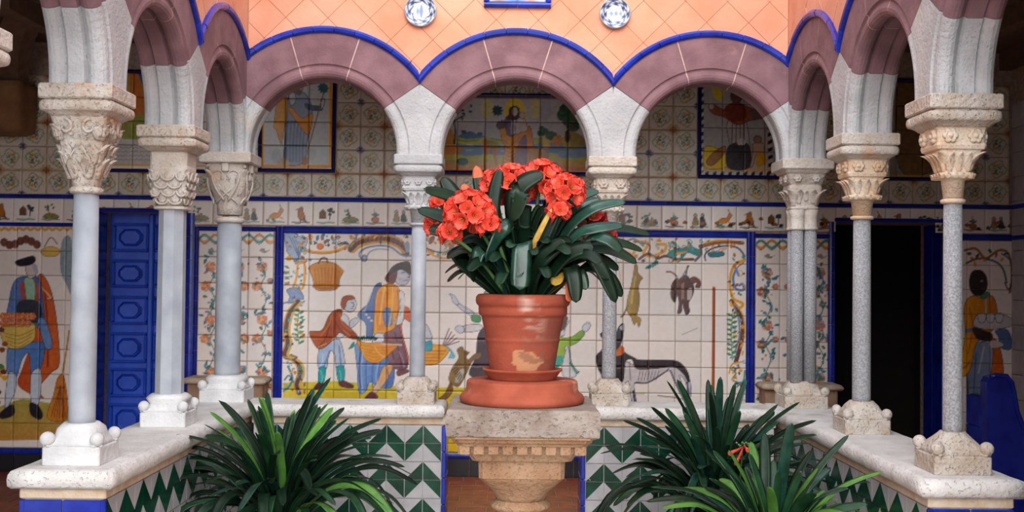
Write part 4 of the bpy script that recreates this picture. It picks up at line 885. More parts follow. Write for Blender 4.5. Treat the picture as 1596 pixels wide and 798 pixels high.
# repeating bouquet tiles over the upper wall: one bouquet painted four ways round
def bouquet(seed, mx_, mz_):
    r = np.random.default_rng(seed); n = 24; g = 96
    lin = np.linspace(-1, 1, g); X, Y = np.meshgrid(lin, lin)
    im = np.empty((g, g, 3)); im[:] = (206, 196, 184)
    def dab(x, y, rx, ry, a, c, al=1.0):
        u = (X - x) * math.cos(a) + (Y - y) * math.sin(a); v = -(X - x) * math.sin(a) + (Y - y) * math.cos(a)
        m = np.clip((1.15 - np.hypot(u / rx, v / ry)) * 5, 0, 1)[..., None] * al; im[:] = im * (1 - m) + np.array(c) * m
    for q in range(40):      # scrolling cartouche
        a = q / 40 * 6.28; R = .66 + .10 * math.sin(a * 4 + .6)
        dab(R * math.cos(a), R * math.sin(a), .10, .045, a + 1.57 + .7 * math.cos(a * 4), [(150, 164, 140), (166, 160, 112), (186, 166, 104), (150, 170, 166)][q % 4], .7)
    for q in range(34):
        a = r.random() * 6.28; R = .46 * math.sqrt(r.random())
        dab(R * math.cos(a), R * math.sin(a), .11, .045, r.random() * 3.1, [(118, 146, 122), (108, 136, 150), (160, 158, 110), (200, 184, 120), (140, 164, 150)][q % 5], .8)
    for q in range(5): dab(r.normal() * .24, r.normal() * .24, .075, .07, 0, [(218, 160, 84), (222, 190, 96), (108, 122, 150), (210, 124, 84), (96, 112, 120)][q], .9)
    dab(-.16, -.26, .12, .11, 0, (220, 160, 70), .95); dab(-.16, -.26, .05, .05, 0, (190, 100, 60), .9)
    R2 = np.hypot(X - 1, Y - 1)
    for rad, c in ((.44, (186, 158, 110)), (.33, (160, 140, 110))):
        m = np.clip(1 - abs(R2 - rad - .06 * np.sin(np.arctan2(Y - 1, X - 1) * 8)) * 16, 0, 1)[..., None] * .75; im[:] = im * (1 - m) + np.array(c) * m
    dab(1, 1, .26, .26, 0, (176, 124, 96)); dab(1, 1, .12, .12, 0, (140, 84, 70)); dab(-1, -1, .15, .15, 0, (112, 116, 134)); 
    for a in (.3, .8, 1.3): dab(-1 + .2 * math.cos(a), -1 + .2 * math.sin(a), .13, .045, a, (124, 126, 142), .9)
    m = np.clip(1 - abs(Y - (.90 + .06 * np.sin(X * 7))) * 11, 0, 1)[..., None] * .6; im[:] = im * (1 - m) + np.array((192, 158, 110)) * m
    m = np.clip(1 - abs(X - (.90 + .06 * np.sin(Y * 7))) * 11, 0, 1)[..., None] * .6; im[:] = im * (1 - m) + np.array((184, 162, 120)) * m
    im[:] = np.array((212, 200, 186)) + (im - np.array((206, 196, 184))) * 1.6; im += r.normal(0, 3, (g, g, 1)); c = np.clip(im, 0, 255) / 255; c = ((c + .055) / 1.055) ** 2.4
    def cf(x, z):
        i = np.clip(((x / .194 + .5) * (g - 1)), 0, g - 1).astype(int); j = np.clip(((z / .194 + .5) * (g - 1)), 0, g - 1).astype(int)
        if mx_: i = g - 1 - i
        if mz_: j = g - 1 - j
        return c[j, i]
    return tile_mesh('bouquet_tile', .1935, .1905, n, cf)
BQ = {(a, b): bouquet(20, a, b) for a in (0, 1) for b in (0, 1)}
FW = .1967
def in_panel(x, z): return any(p[2] + .09 < x < p[3] - .09 and p[4] + .09 < z < p[5] - .09 for p in PANELS)
i0 = -12
for i in range(i0, 32):
    cx = -2.006 + FW * (i + .5)
    if not (XWL + .05 < cx < XWR - .05): continue
    for j in range(6):
        cz = 2.2545 + .1955 * (j + .5)
        if in_panel(cx, cz): continue
        if j >= 5 and abs(cx) > 2.6: continue
        o = inst('tile', BQ[(i % 2, j % 2)], wall_back, (cx, YW - .010 + rng.normal() * .0006, cz), (rng.normal() * .004, 0, rng.normal() * .004))
# side wall by the bench: a few rows of tile and the same blue lines
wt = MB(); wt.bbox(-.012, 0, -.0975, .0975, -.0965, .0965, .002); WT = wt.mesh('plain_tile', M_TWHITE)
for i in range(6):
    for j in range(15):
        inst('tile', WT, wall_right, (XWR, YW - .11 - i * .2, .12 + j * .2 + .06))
for z in (1.985, 2.237):
    b = MB(); b.bbox(XWR - .02, XWR, YW - 1.2, YW - .02, z - .018, z + .018, .005); b.build('border_strip', M_BLUE, wall_right)
b = MB(); b.bbox(XWR - .018, XWR, YW - .75, YW - .28, .9, 1.85, .004); b.build('yellow_frame', mat('ochre glaze', srgb(190, 140, 50), srgb(206, 156, 62), rough=.35), wall_right)
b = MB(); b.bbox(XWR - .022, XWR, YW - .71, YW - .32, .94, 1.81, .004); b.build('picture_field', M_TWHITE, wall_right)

# ------------------------------------------------------------------ doors
door = thing('door_1', 'cobalt blue panelled door with cut-corner mouldings', None, (-2.988, YW + .3, 0), kind='structure')
YD = YW + .30
b = MB(); b.box(DLX0 - .05, DLX1 + .05, YD, YD + .05, 0, DLZ + .05); b.build('leaf', M_DOOR, door)
rows = [(2.04, 1.80), (1.735, 1.50), (1.43, 1.19), (1.125, .87), (.825, .585), (.53, .25)]
colsx = [(DLX0 + .03, DLX0 + .335), (DLX0 + .385, DLX1 - .02)]
for (x0, x1) in colsx:
    for (z1, z0) in rows:
        m_ = MB(); e = .022
        for (a, b_, c_, d_) in ((x0, x1, z1 - e, z1), (x0, x1, z0, z0 + e), (x0, x0 + e, z0 + e, z1 - e), (x1 - e, x1, z0 + e, z1 - e)): m_.bbox(a, b_, YD - .045, YD + .002, c_, d_, .010)
        k = .045; xa, xb, za, zb = x0 + .055, x1 - .055, z0 + .05, z1 - .05
        oc = [(xa + k, za), (xb - k, za), (xb, za + k), (xb, zb - k), (xb - k, zb), (xa + k, zb), (xa, zb - k), (xa, za + k)]
        cx, cz = (x0 + x1) / 2, (z0 + z1) / 2
        sc = lambda p, f: (cx + (p[0] - cx) * f, cz + (p[1] - cz) * f)
        m_.rings([[(sc(p, f)[0], y, sc(p, f)[1]) for p in oc] for f, y in ((1, YD + .002), (1, YD - .034), (.94, YD - .046), (.86, YD - .012), (.80, YD - .010), (.74, YD - .030))])
        m_.build('panel', M_DOOR, door)
for x in (DLX0 + .36,):
    b = MB(); b.bbox(x - .02, x + .02, YD - .05, YD, 0, DLZ, .008); b.build('stile', M_DOOR, door)
strip(door, DLX1 + .002, DLX1 + .066, 0, 2.116, .2, vertical=True, name='jamb_tile')
strip(door, DLX0 - .04, DLX0 - .002, 0, 2.116, .2, vertical=True, name='jamb_tile')
jt = MB(); jt.bbox(-.012, 0, -.098, .098, -.098, .098, .003); JT = jt.mesh('reveal_tile', M_BLUE)
for j in range(11):
    inst('reveal_tile', JT, door, (DLX1, YW + .1, .1 + j * .2)); inst('reveal_tile', JT, door, (DLX0 + .012, YW + .1, .1 + j * .2))
door2 = thing('door_2', 'open doorway into a dark room with blue tiled reveals', None, (3.1, YW, 0), kind='structure')
strip(door2, DRX1, DRX1 + .035, 0, 2.13, .2, vertical=True, name='jamb_tile')
for j in range(11):
    for i in range(2): inst('reveal_tile', JT, door2, (DRX1, YW + .1 + i * .2, .1 + j * .19)); inst('reveal_tile', JT, door2, (DRX0 + .012, YW + .1 + i * .2, .1 + j * .19))

# ------------------------------------------------------------------ arcade arches
class Frame:
    def __init__(s, o, u, n): s.o, s.u, s.n = Vector(o), Vector(u), Vector(n)
    def __call__(s, a, b, c): return s.o + s.u * a + s.n * b + Vector((0, 0, c))
FB = Frame((0, YB, 0), (1, 0, 0), (0, -1, 0))
FL = Frame((XL, 0, 0), (0, 1, 0), (1, 0, 0))
FR = Frame((XR, 0, 0), (0, 1, 0), (-1, 0, 0))
def section():
    """(t, r) round the voussoir: face, groove, roll, groove, flat band, groove, roll, groove, back face"""
    p = [(0, RE), (0, RG + .012), (.010, RG + .004), (.012, RG - .004)]
    c, q, rr = .041, RI + .041, .039
    for a in (150, 175, 200, 225, 250, 275, 300, 325): p.append((c + rr * math.cos(math.radians(a)), q + rr * math.sin(math.radians(a))))
    p += [(.086, RI + .034), (.092, RI + .012)]
    full = p + [(T - t, r) for t, r in p[::-1]]
    return full
SEC = section()
def sweep(mb, fr, ac, a0, a1, n, router=None, inset=0.0, stilt=0.0):
    rs = []
    angs = [a0 + (a1 - a0) * i / n for i in range(n + 1)]
    for k, th in enumerate(angs):
        ro = router(th) if router else RE
        ring = []
        for t, r in SEC:
            if r == RE: r = ro
            else: r = min(r + inset, ro)
            tt = min(max(t, inset), T - inset)
            ring.append(fr(ac + r * math.cos(th), T / 2 - tt, ZC + r * math.sin(th)))
        rs.append(ring)
    if stilt:
        lo = [p - Vector((0, 0, stilt)) for p in (rs[0] if a0 < .01 else rs[-1])]
        rs = [lo] + rs if a0 < .01 else rs + [lo]
    mb.rings(rs)
TH0 = math.radians(35.0)
def make_arch(fr, ac, label, nm='arch'):
    t = thing(nm, label, 'arch', fr(ac, 0, ZC + RI), group='round arches of the cloister')
    g = math.radians(.3)
    cuts = [TH0, math.radians(72.5), math.radians(106.5), math.pi - TH0]
    for k in range(3):
        m_ = MB(); sweep(m_, fr, ac, cuts[k] + g, cuts[k + 1] - g, 12); m_.build('voussoir', M_RED, t)
    for k in (1, 2):
        m_ = MB(); sweep(m_, fr, ac, cuts[k] - g, cuts[k] + g, 1, inset=.0012); m_.build('joint_mortar', M_MORTAR, t)
    # glazed blue edging, tile by tile
    hf = HALF[(fr, ac)]; lim = math.acos(hf / RE); n = 11
    for k in range(n):
        a0 = lim + (math.pi - 2 * lim) * k / n; a1 = lim + (math.pi - 2 * lim) * (k + 1) / n; rs = []
        jit = rng.normal() * .0015
        for i in range(5):
            a = a0 + .002 + (a1 - a0 - .004) * i / 4
            rs.append([fr(ac + max(-hf, min(hf, r * math.cos(a))), T / 2 + b + jit, ZC + r * math.sin(a)) for r, b in ((RE - .001, -.03), (RE - .001, .012), (RE + .010, .022), (RE + .026, .026), (RT, .016), (RT, -.03))])
        m_ = MB(); m_.rings(rs); m_.build('edging_tile', M_BLUE, t)
    return t
def springer(halves, label, base, m=M_WHITE):
    m_ = MB()
    for fr, ac, side in halves:
        hf = HALF[(fr, ac)]; ro = lambda th: min(RE, hf / max(abs(math.cos(th)), .1))
        if side > 0: sweep(m_, fr, ac, 0, TH0, 10, ro, stilt=.02)
        else: sweep(m_, fr, ac, math.pi - TH0, math.pi, 10, ro, stilt=.02)
    o = m_.build('springer', m, None, base)
    return tag(o, label, 'arch springer', 'white springer blocks over the columns')
YC = [YB - S * (i + .5) for i in range(3)]
XC = [(XB[i] + XB[i + 1]) / 2 for i in range(3)]
HALF = {}
for _i in range(3):
    HALF[(FB, XC[_i])] = (XB[_i + 1] - XB[_i]) / 2
    HALF[(FL, YC[_i])] = HALF[(FR, YC[_i])] = S / 2
for i, lb in enumerate(('red sandstone arch framing the robed figure with the staff', 'red sandstone arch in the middle above the potted plant', 'red sandstone arch framing the preaching figure')):
    make_arch(FB, XC[i], lb)
for i, lb in enumerate(('red sandstone arch at the inner corner of the white column side', 'red sandstone arch above the octagonal column and the blue door', 'red sandstone arch nearest the camera on the white column side')):
    make_arch(FL, YC[i], lb)
for i, lb in enumerate(('red sandstone arch at the inner corner beside the twin column', 'red sandstone arch in front of the dark doorway', 'red sandstone arch nearest the camera on the dark doorway side')):
    make_arch(FR, YC[i], lb)
springer([(FB, XC[0], 1), (FB, XC[1], -1)], 'white forked springer left of the potted plant', (XB[1], YB, ZA))
springer([(FB, XC[1], 1), (FB, XC[2], -1)], 'white forked springer right of the potted plant', (XB[2], YB, ZA))
springer([(FB, XC[0], -1), (FL, YC[0], 1)], 'white corner springer above the heart-carved capital', (XL, YB, ZA), M_WHITE)
springer([(FB, XC[2], 1), (FR, YC[0], 1)], 'white corner springer above the twin column', (XR, YB, ZA))
for i, (fr, X, lb) in enumerate(((FL, XL, 'white springer above the octagonal column'), (FL, XL, 'large white springer above the foliage capital'), (FR, XR, 'white springer above the column before the dark doorway'), (FR, XR, 'large white springer above the nearest rosette capital'))):
    k = i % 2
    springer([(fr, YC[k], -1), (fr, YC[k + 1], 1)], lb, (X, YB - S * (k + 1), ZA))
springer([(FL, YC[2], -1)], 'white springer cut by the left picture edge', (XL, YB - 3 * S, ZA))
springer([(FR, YC[2], -1)], 'white springer at the far edge of the dark doorway side', (XR, YB - 3 * S, ZA))

# ------------------------------------------------------------------ orange walls above the arches
ZTOP = 5.0
def scallop(a, cs):
    c = min(cs, key=lambda q: abs(q - a)); d = abs(a - c)
    return ZC + math.sqrt(max((RT - .012) ** 2 - min(d, .6245) ** 2, 0))
def arcade_wall(name, fr, cs, a0, a1, label, solid_to=None):
    m_ = MB(); N = int((a1 - a0) / .03) + 1; xs = [a0 + (a1 - a0) * i / N for i in range(N + 1)]
    rs = []
    for a in xs:
        z = scallop(a, cs); rs.append([fr(a, T / 2 - .014, z), fr(a, -T / 2 + .004, z), fr(a, -T / 2 + .004, ZTOP), fr(a, T / 2 - .014, ZTOP)])
    m_.rings(rs)
    w = struct(name, m_, M_JOINT, label)
    return w
def diamonds(parent, fr, cs, a0, a1, za, skip_above, ox, oz):
    Dg = .27; h = Dg / 2; g = .0016
    for i in range(int((a0 - ox) / h) - 2, int((a1 - ox) / h) + 3):
        for j in range(-12, 16):
            if (i + j) % 2: continue
            cx, cz = ox + i * h, oz + h + j * h
            if cz - h > skip_above: continue
            xs = [cx - h + g + (Dg - 2 * g) * k / 16 for k in range(17)]
            lo, hi, px = [], [], []
            for x in xs:
                if x < a0 or x > a1: continue
                u = cz + h - g - abs(x - cx); l = max(cz - h + g + abs(x - cx), scallop(x, cs))
                if u - l > .002 or (abs(abs(x - cx) - h) < .01 and u - l > -.004): px.append(x); lo.append(min(l, u)); hi.append(u)
            if len(px) < 3: continue
            m_ = MB(); bi = T / 2 - .015; bo = T / 2 + rng.normal() * .0008
            poly2 = [(x, z) for x, z in zip(px, lo)] + [(x, z) for x, z in zip(px[::-1], hi[::-1])]
            m_.rings([[fr(x, bi, z) for x, z in poly2], [fr(x, bo, z) for x, z in poly2]])
            m_.build('plaster_tile', M_ORANGE, parent)
wb = arcade_wall('wall_arcade_back', FB, XC, XL - T / 2, XR + T / 2, 'peach wall of diagonal tiles above the three middle arches')
diamonds(wb, FB, XC, XL + T / 2, XR - T / 2, 0, 3.75, -.094, 3.262)
CSL = YC + [YB - S * 3.5]
wl = arcade_wall('wall_arcade_left', FL, YC, YB - 3 * S, YB - T / 2, 'peach wall above the arches of the white column side')
diamonds(wl, FL, YC, YB - 3 * S, YB - T / 2, 0, 3.75, YB - T / 2 - .135, 3.262)
wr = arcade_wall('wall_arcade_right', FR, YC, YB - 3 * S, YB - T / 2, 'peach wall above the arches of the dark doorway side')
diamonds(wr, FR, YC, YB - 3 * S, YB - T / 2, 0, 3.75, YB - T / 2 - .135, 3.262)
mb = MB(); mb.box(XL - T / 2, XL + T / 2, .6, YB - 3 * S - .3, 0, ZTOP); mb.box(XL - T / 2, XL + T / 2, YB - 3 * S - .3, YB - 3 * S, ZA + .3, ZTOP)  # out-of-view walls added so light does not flood the side galleries
mb.box(XR - T / 2, XR + T / 2, .6, YB - 3 * S - .3, 0, ZTOP); mb.box(XR - T / 2, XR + T / 2, YB - 3 * S - .3, YB - 3 * S, ZA + .3, ZTOP)
struct('wall_court_light_stop', mb, M_ORANGE, 'unseen solid peach walls beside the camera, added to hold daylight off the galleries')
# ------------------------------------------------------------------ wall plates and the framed tile picture
def plate(cx, cz, r, label, seed):
    t = thing('wall_plate', label, 'plate', (cx, YB - T / 2, cz), group='blue and white plates on the peach wall')
    g = np.random.default_rng(seed)
    R = np.linspace(0, r, 15); n = 48
    V = [(0, -.012, 0)]; 
    for k in range(1, 15):
        rr = R[k]; y = -.012 if k < 8 else -.012 - .016 * ((k - 8) / 6)
        V += [(rr * math.cos(2 * math.pi * i / n), y, rr * math.sin(2 * math.pi * i / n)) for i in range(n)]
    V += [(r * 1.0 * math.cos(2 * math.pi * i / n), 0, r * math.sin(2 * math.pi * i / n)) for i in range(n)]
    Fs = [(0, 1 + i, 1 + (i + 1) % n) for i in range(n)]
    for k in range(14): Fs += [(1 + k * n + i, 1 + (k + 1) * n + i, 1 + (k + 1) * n + (i + 1) % n, 1 + k * n + (i + 1) % n) for i in range(n)]
    me = bpy.data.meshes.new('plate'); me.from_pydata(V, [], Fs)
    P = np.array(V); ang = np.arctan2(P[:, 2], P[:, 0]); rad = np.hypot(P[:, 0], P[:, 2]) / r
    c = np.empty((len(V), 3)); c[:] = (216, 218, 222)
    rim = (rad > .55) & (rad < .95)
    bl = .5 + .5 * np.sin(ang * 7 + 3 * np.sin(rad * 14 + seed)); m = (rim * np.clip(bl * 2.2 - .35, 0, 1))[:, None]; c = c * (1 - m) + np.array((40, 66, 116)) * m
    inn = rad < .5
    ship = np.clip(1.4 - np.abs(P[:, 0] / r) * 3.4 - np.abs(P[:, 2] / r + .02) * 2.2 + .4 * np.sin(P[:, 0] / r * 22), 0, 1) * inn if seed == 1 else np.clip(.7 - np.abs(P[:, 2] / r) * 3 + .3 * np.sin(P[:, 0] / r * 20), 0, 1) * inn
    m = ship[:, None] * .8; c = c * (1 - m) + np.array((74, 104, 156)) * m
    m = ((rad > .5) & (rad < .57))[:, None] * .8; c = c * (1 - m) + np.array((60, 84, 130)) * m
    c = np.where((rad > .93)[:, None], np.array((206, 208, 206)), c) / 255; c = ((c + .055) / 1.055) ** 2.4
    ca = me.color_attributes.new('paint', 'FLOAT_COLOR', 'POINT'); ca.data.foreach_set('color', np.hstack([c, np.ones((len(V), 1))]).astype(np.float32).ravel())
    me.materials.append(M_PAINTED); me.polygons.foreach_set('use_smooth', [True] * len(Fs)); me.update()
    inst('plate_body', me, t, (cx, YB - T / 2 - .001, cz))
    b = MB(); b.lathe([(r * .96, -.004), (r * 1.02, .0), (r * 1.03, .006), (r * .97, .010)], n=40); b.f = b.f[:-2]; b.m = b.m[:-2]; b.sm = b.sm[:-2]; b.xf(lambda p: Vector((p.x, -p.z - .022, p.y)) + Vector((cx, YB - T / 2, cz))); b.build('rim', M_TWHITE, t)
p = at(655.5, 17, 7.16); plate(p.x, p.z, .101, 'blue and white plate with a sailing ship on the peach wall', 1)
p = at(958.5, 21, 7.16); plate(p.x, p.z, .097, 'blue and white plate with a landscape on the peach wall', 2)
a, b_ = at(754, 11, 7.16), at(859, 12, 7.16)
t = thing('wall_tile_picture', 'blue framed tile picture at the top of the peach wall', 'tile picture', ((a.x + b_.x) / 2, YB - T / 2, a.z))
x0, x1, z0, z1 = a.x, b_.x, a.z, a.z + .55
for (q, w, e, r, v) in ((x0, x1, z0, z0 + .034, 0), (x0, x1, z1 - .034, z1, 0), (x0, x0 + .034, z0 + .034, z1 - .034, 1), (x1 - .034, x1, z0 + .034, z1 - .034, 1)): strip(t, q, w, e, r, .21, Y=YB - T / 2, vertical=bool(v), proud=.03)
def pic(x, z):
    c = np.empty((len(x), 3)); c[:] = srgb(222, 222, 222)
    m = np.clip(1.3 - np.hypot((x + .01) / .10, (z + .20) / .12), 0, 1)[:, None]; c = c * (1 - m) + np.array(srgb(120, 160, 214)) * m
    m = np.clip(1.2 - np.hypot((x - .09) / .05, (z + .24) / .03), 0, 1)[:, None]; c = c * (1 - m) + np.array(srgb(214, 150, 110)) * m
    m = np.clip(1.2 - np.hypot((x + .12) / .05, (z + .23) / .03), 0, 1)[:, None]; return c * (1 - m) + np.array(srgb(180, 150, 120)) * m
for i in range(2):
    for j in range(2):
        w, h = (x1 - x0 - .068) / 2, (z1 - z0 - .068) / 2; ox, oz = x0 + .034 + (i + .5) * w, z0 + .034 + (j + .5) * h
        me = tile_mesh('painted_tile', w - .003, h - .003, 16, lambda x, z: pic(x + ox - (x0 + x1) / 2, z + oz - (z0 + z1) / 2))
        inst('tile', me, t, (ox, YB - T / 2 - .014, oz))

# ------------------------------------------------------------------ parapet with chevron tiles
tw = .1155
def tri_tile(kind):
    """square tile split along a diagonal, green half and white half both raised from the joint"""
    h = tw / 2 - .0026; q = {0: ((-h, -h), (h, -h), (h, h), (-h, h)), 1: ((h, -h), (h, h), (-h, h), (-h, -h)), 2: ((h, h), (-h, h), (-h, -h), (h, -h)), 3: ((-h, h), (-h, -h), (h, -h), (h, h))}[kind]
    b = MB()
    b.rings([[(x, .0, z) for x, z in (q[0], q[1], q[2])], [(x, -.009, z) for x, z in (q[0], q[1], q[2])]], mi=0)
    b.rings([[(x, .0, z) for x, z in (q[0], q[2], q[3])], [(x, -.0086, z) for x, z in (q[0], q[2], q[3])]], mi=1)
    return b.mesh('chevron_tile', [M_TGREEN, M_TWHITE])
M_WGROUT = mat('white tile grout', srgb(176, 172, 170), srgb(194, 190, 188), rough=.95, scale=30)
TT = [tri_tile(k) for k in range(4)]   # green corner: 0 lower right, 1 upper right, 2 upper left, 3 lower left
def chev(col, row): 
    if row % 2 == 0: return 0 if col % 2 == 0 else 3     # rising peaks
    return 2 if col % 2 == 0 else 1
def parapet(label, runs, outline_z, sill_boxes, tiles):
    pass
BH = .165   # half width of the body
SH = .215   # half width of the sill
def sill(mb, x0, x1, y0, y1, z1=ZS, th=.078, mi=0, soft=1.0):
    """slab with a rounded, slightly uneven edge"""
    prof = [(z1 - th, .016 * soft), (z1 - th + .012 * soft, .004 * soft), (z1 - th * .5, 0), (z1 - .02 * soft, .004 * soft), (z1 - .006 * soft, .014 * soft), (z1, .03 * soft)]
    n = 14
    def ring(z, i):
        r = []
        for (ax, ay, bx, by) in ((x0, y0, x1, y0), (x1, y0, x1, y1), (x1, y1, x0, y1), (x0, y1, x0, y0)):
            L = math.hypot(bx - ax, by - ay); k = max(4, int(L / .08))
            for s_ in range(k):
                f = s_ / k; x, y = ax + (bx - ax) * f, ay + (by - ay) * f
                r.append((x, y))
        cx, cy = (x0 + x1) / 2, (y0 + y1) / 2; hx, hy = (x1 - x0) / 2, (y1 - y0) / 2
        out = []
        for k, (x, y) in enumerate(r):
            j = .003 * math.sin(k * 2.39) + .002 * math.sin(k * 5.1 + z * 60)
            out.append((cx + (x - cx) * (hx - i - j) / hx, cy + (y - cy) * (hy - i - j) / hy, z))
        return out
    mb.rings([ring(z, i) for z, i in prof], mi, soft == 1.0)
def chevrons(parent, fr, a0, a1, face, ztop, flip=0, rows=6, par=0, rot=0.0):
    n = int((a1 - a0) / tw); 
    for c_ in range(n):
        for r in range(rows):
            p_ = fr(a0 + (c_ + .5) * tw, face, ztop - (r + .5) * tw)
            k = chev(c_ + par, r)
            inst('chevron_tile', TT[k], parent, p_, (rng.normal() * .004, 0, rot + rng.normal() * .004))
ZT = .672
GX0, GX1 = -.395, .489
def run(name, label, body, sl, origin):
    t = thing('parapet', label, 'parapet', origin, group='tiled parapets under the columns')
    m_ = MB(); m_.box(*body, 0, ZT + .005); m_.build('core', M_WGROUT, t)
    m_ = MB(); m_.bbox(body[0] - .012, body[1] + .012, body[2] - .012, body[3] + .012, ZT, ZS - .074, .006); m_.build('bedding_course', M_FILLET, t)
    return t
# back-left, back-right
t1 = run('p', 'tiled parapet between the inner corner and the open gap, left of the pedestal', (XL + SH, GX0, YB - BH, YB + BH), None, ((XL + GX0) / 2, YB, 0))
m_ = MB(); sill(m_, XL + SH - .02, GX0 + .004, YB - SH, YB + SH); m_.build('sill', M_SILL, t1)
nb = int((GX0 - .012 - (XL + BH)) / tw); chevrons(t1, FB, GX0 - .014 - nb * tw, GX0 - .013, BH, ZT, par=nb % 2)
t2 = run('p', 'tiled parapet between the open gap and the twin column corner', (GX1, XR - SH, YB - BH, YB + BH), None, ((XR + GX1) / 2, YB, 0))
m_ = MB(); sill(m_, GX1 - .004, XR - SH + .02, YB - SH, YB + SH); m_.build('sill', M_SILL, t2)
chevrons(t2, FB, GX1 + .014, XR - BH, BH, ZT, par=0)
for t_, gx, s_ in ((t1, GX0, 1), (t2, GX1, -1)):
    for j in range(4):   # blue edging of the gap
        z0 = .01 + j * .165
        m_ = MB(); xa, xb = sorted((gx + s_ * .016, gx - s_ * .012)); m_.bbox(xa, xb, YB - BH - .016, YB - BH + .02, z0, z0 + .162, .005); m_.build('edging_tile', M_BLUE, t_)
        m_ = MB(); xa, xb = sorted((gx, gx + s_ * .012)); m_.bbox(xa, xb, YB - BH + .022, YB + BH, z0, z0 + .162, .003); m_.build('reveal_tile', M_BLUE, t_)
# side runs end just in front of the nearest columns
YE = YB - 2 * S - .235
for X, fr, s_, lb in ((XL, FL, 1, 'tiled parapet under the three white columns, blue tiles on its end'), (XR, FR, -1, 'tiled parapet under the rosette columns, blue tiles on its end')):
    t = run('p', lb, (X - BH, X + BH, YE + .05, YB + BH), None, (X, (YE + YB) / 2, 0))
    m_ = MB(); sill(m_, X - SH, X + SH, YE, YB + SH); m_.build('sill', M_SILL if s_ < 0 else mat('white worn sill stone', srgb(206, 203, 200), srgb(226, 224, 222), rough=.9, scale=7, bump=.005, bscale=55, pits=.004, pscale=70, dirt=srgb(178, 152, 128), dscale=4, dlo=.6, dhi=.8), t)
    n = int((YB - BH - YE - .05) / tw)
    for c_ in range(n):
        for r in range(6):
            inst('chevron_tile', TT[chev(c_ + 1, r)], t, (X + s_ * BH, YE + .065 + (c_ + .5) * tw, ZT - (r + .5) * tw), (0, 0, math.pi / 2 if s_ > 0 else -math.pi / 2))
    e = MB(); w2 = BH - .0; e.bbox(-w2 / 2 + .002, w2 / 2 - .002, -.012, 0, -.085, .085, .003); ET = e.mesh('end_tile', M_BLUE)
    for i in range(2):
        for j in range(4):
            inst('end_tile', ET, t, (X - BH / 2 + i * BH, YE + .05, ZT - .088 - j * .172))
    for sx in (-1, 1):
        for j in range(4):
            m_ = MB(); m_.bbox(X + sx * BH - .012, X + sx * BH + .012, YE + .036, YE + .06, ZT - .174 - j * .172 + .004, ZT - .002 - j * .172, .004); m_.build('edging_tile', M_BLUE, t)
# stub of the next parapet on the white column side
m_ = MB()
# ------------------------------------------------------------------ columns
def floret(mb, c, u, w, n, r):
    """six-petalled rosette: c centre, u/w in-plane axes, n outward"""
    N = 36; rs = []
    for rad, h, k in ((1.0, 0, 1), (1.0, .35, 1), (.72, .6, .8), (.42, .28, .3), (.34, .3, 0), (.26, .62, 0), (.1, .75, 0)):
        ring = []
        for i in range(N):
            a = 2 * math.pi * i / N; q = rad * (1 - k * .26 * (1 - abs(math.cos(3 * a)) ** .7)) * r
            ring.append(c + u * (q * math.cos(a)) + w * (q * math.sin(a)) + n * (h * r * .95))
        rs.append(ring)
    mb.rings(rs, smooth=True)
AX = [(Vector((1, 0, 0)), Vector((0, -1, 0))), (Vector((0, 1, 0)), Vector((1, 0, 0))), (Vector((-1, 0, 0)), Vector((0, 1, 0))), (Vector((0, -1, 0)), Vector((-1, 0, 0)))]
UPV = Vector((0, 0, 1))
def tongue(mb, base, out, side, h, w, curl, th=.010, lean=0.0):
    """carved leaf: rises from base, bulges and curls outward at its tip, with a midrib"""
    rs = []
    for k in range(8):
        f = k / 7; z = h * (f - .12 * f ** 4); o_ = lean * f + curl * f ** 3; ww = w * (.55 + .75 * math.sin(min(f * 1.25, 1) * math.pi * .62)) * (1 - .75 * max(0, f - .6) / .4)
        c = base + UPV * z + out * o_
        rs.append([c - side * ww - out * .006, c - side * ww * .55 + out * th * .9, c + out * th * .35, c + side * ww * .55 + out * th * .9, c + side * ww - out * .006, c - out * .02])
    mb.rings(rs, smooth=True)
def scroll_knob(mb, c, r): mb.ball(c, r, 12, 8)
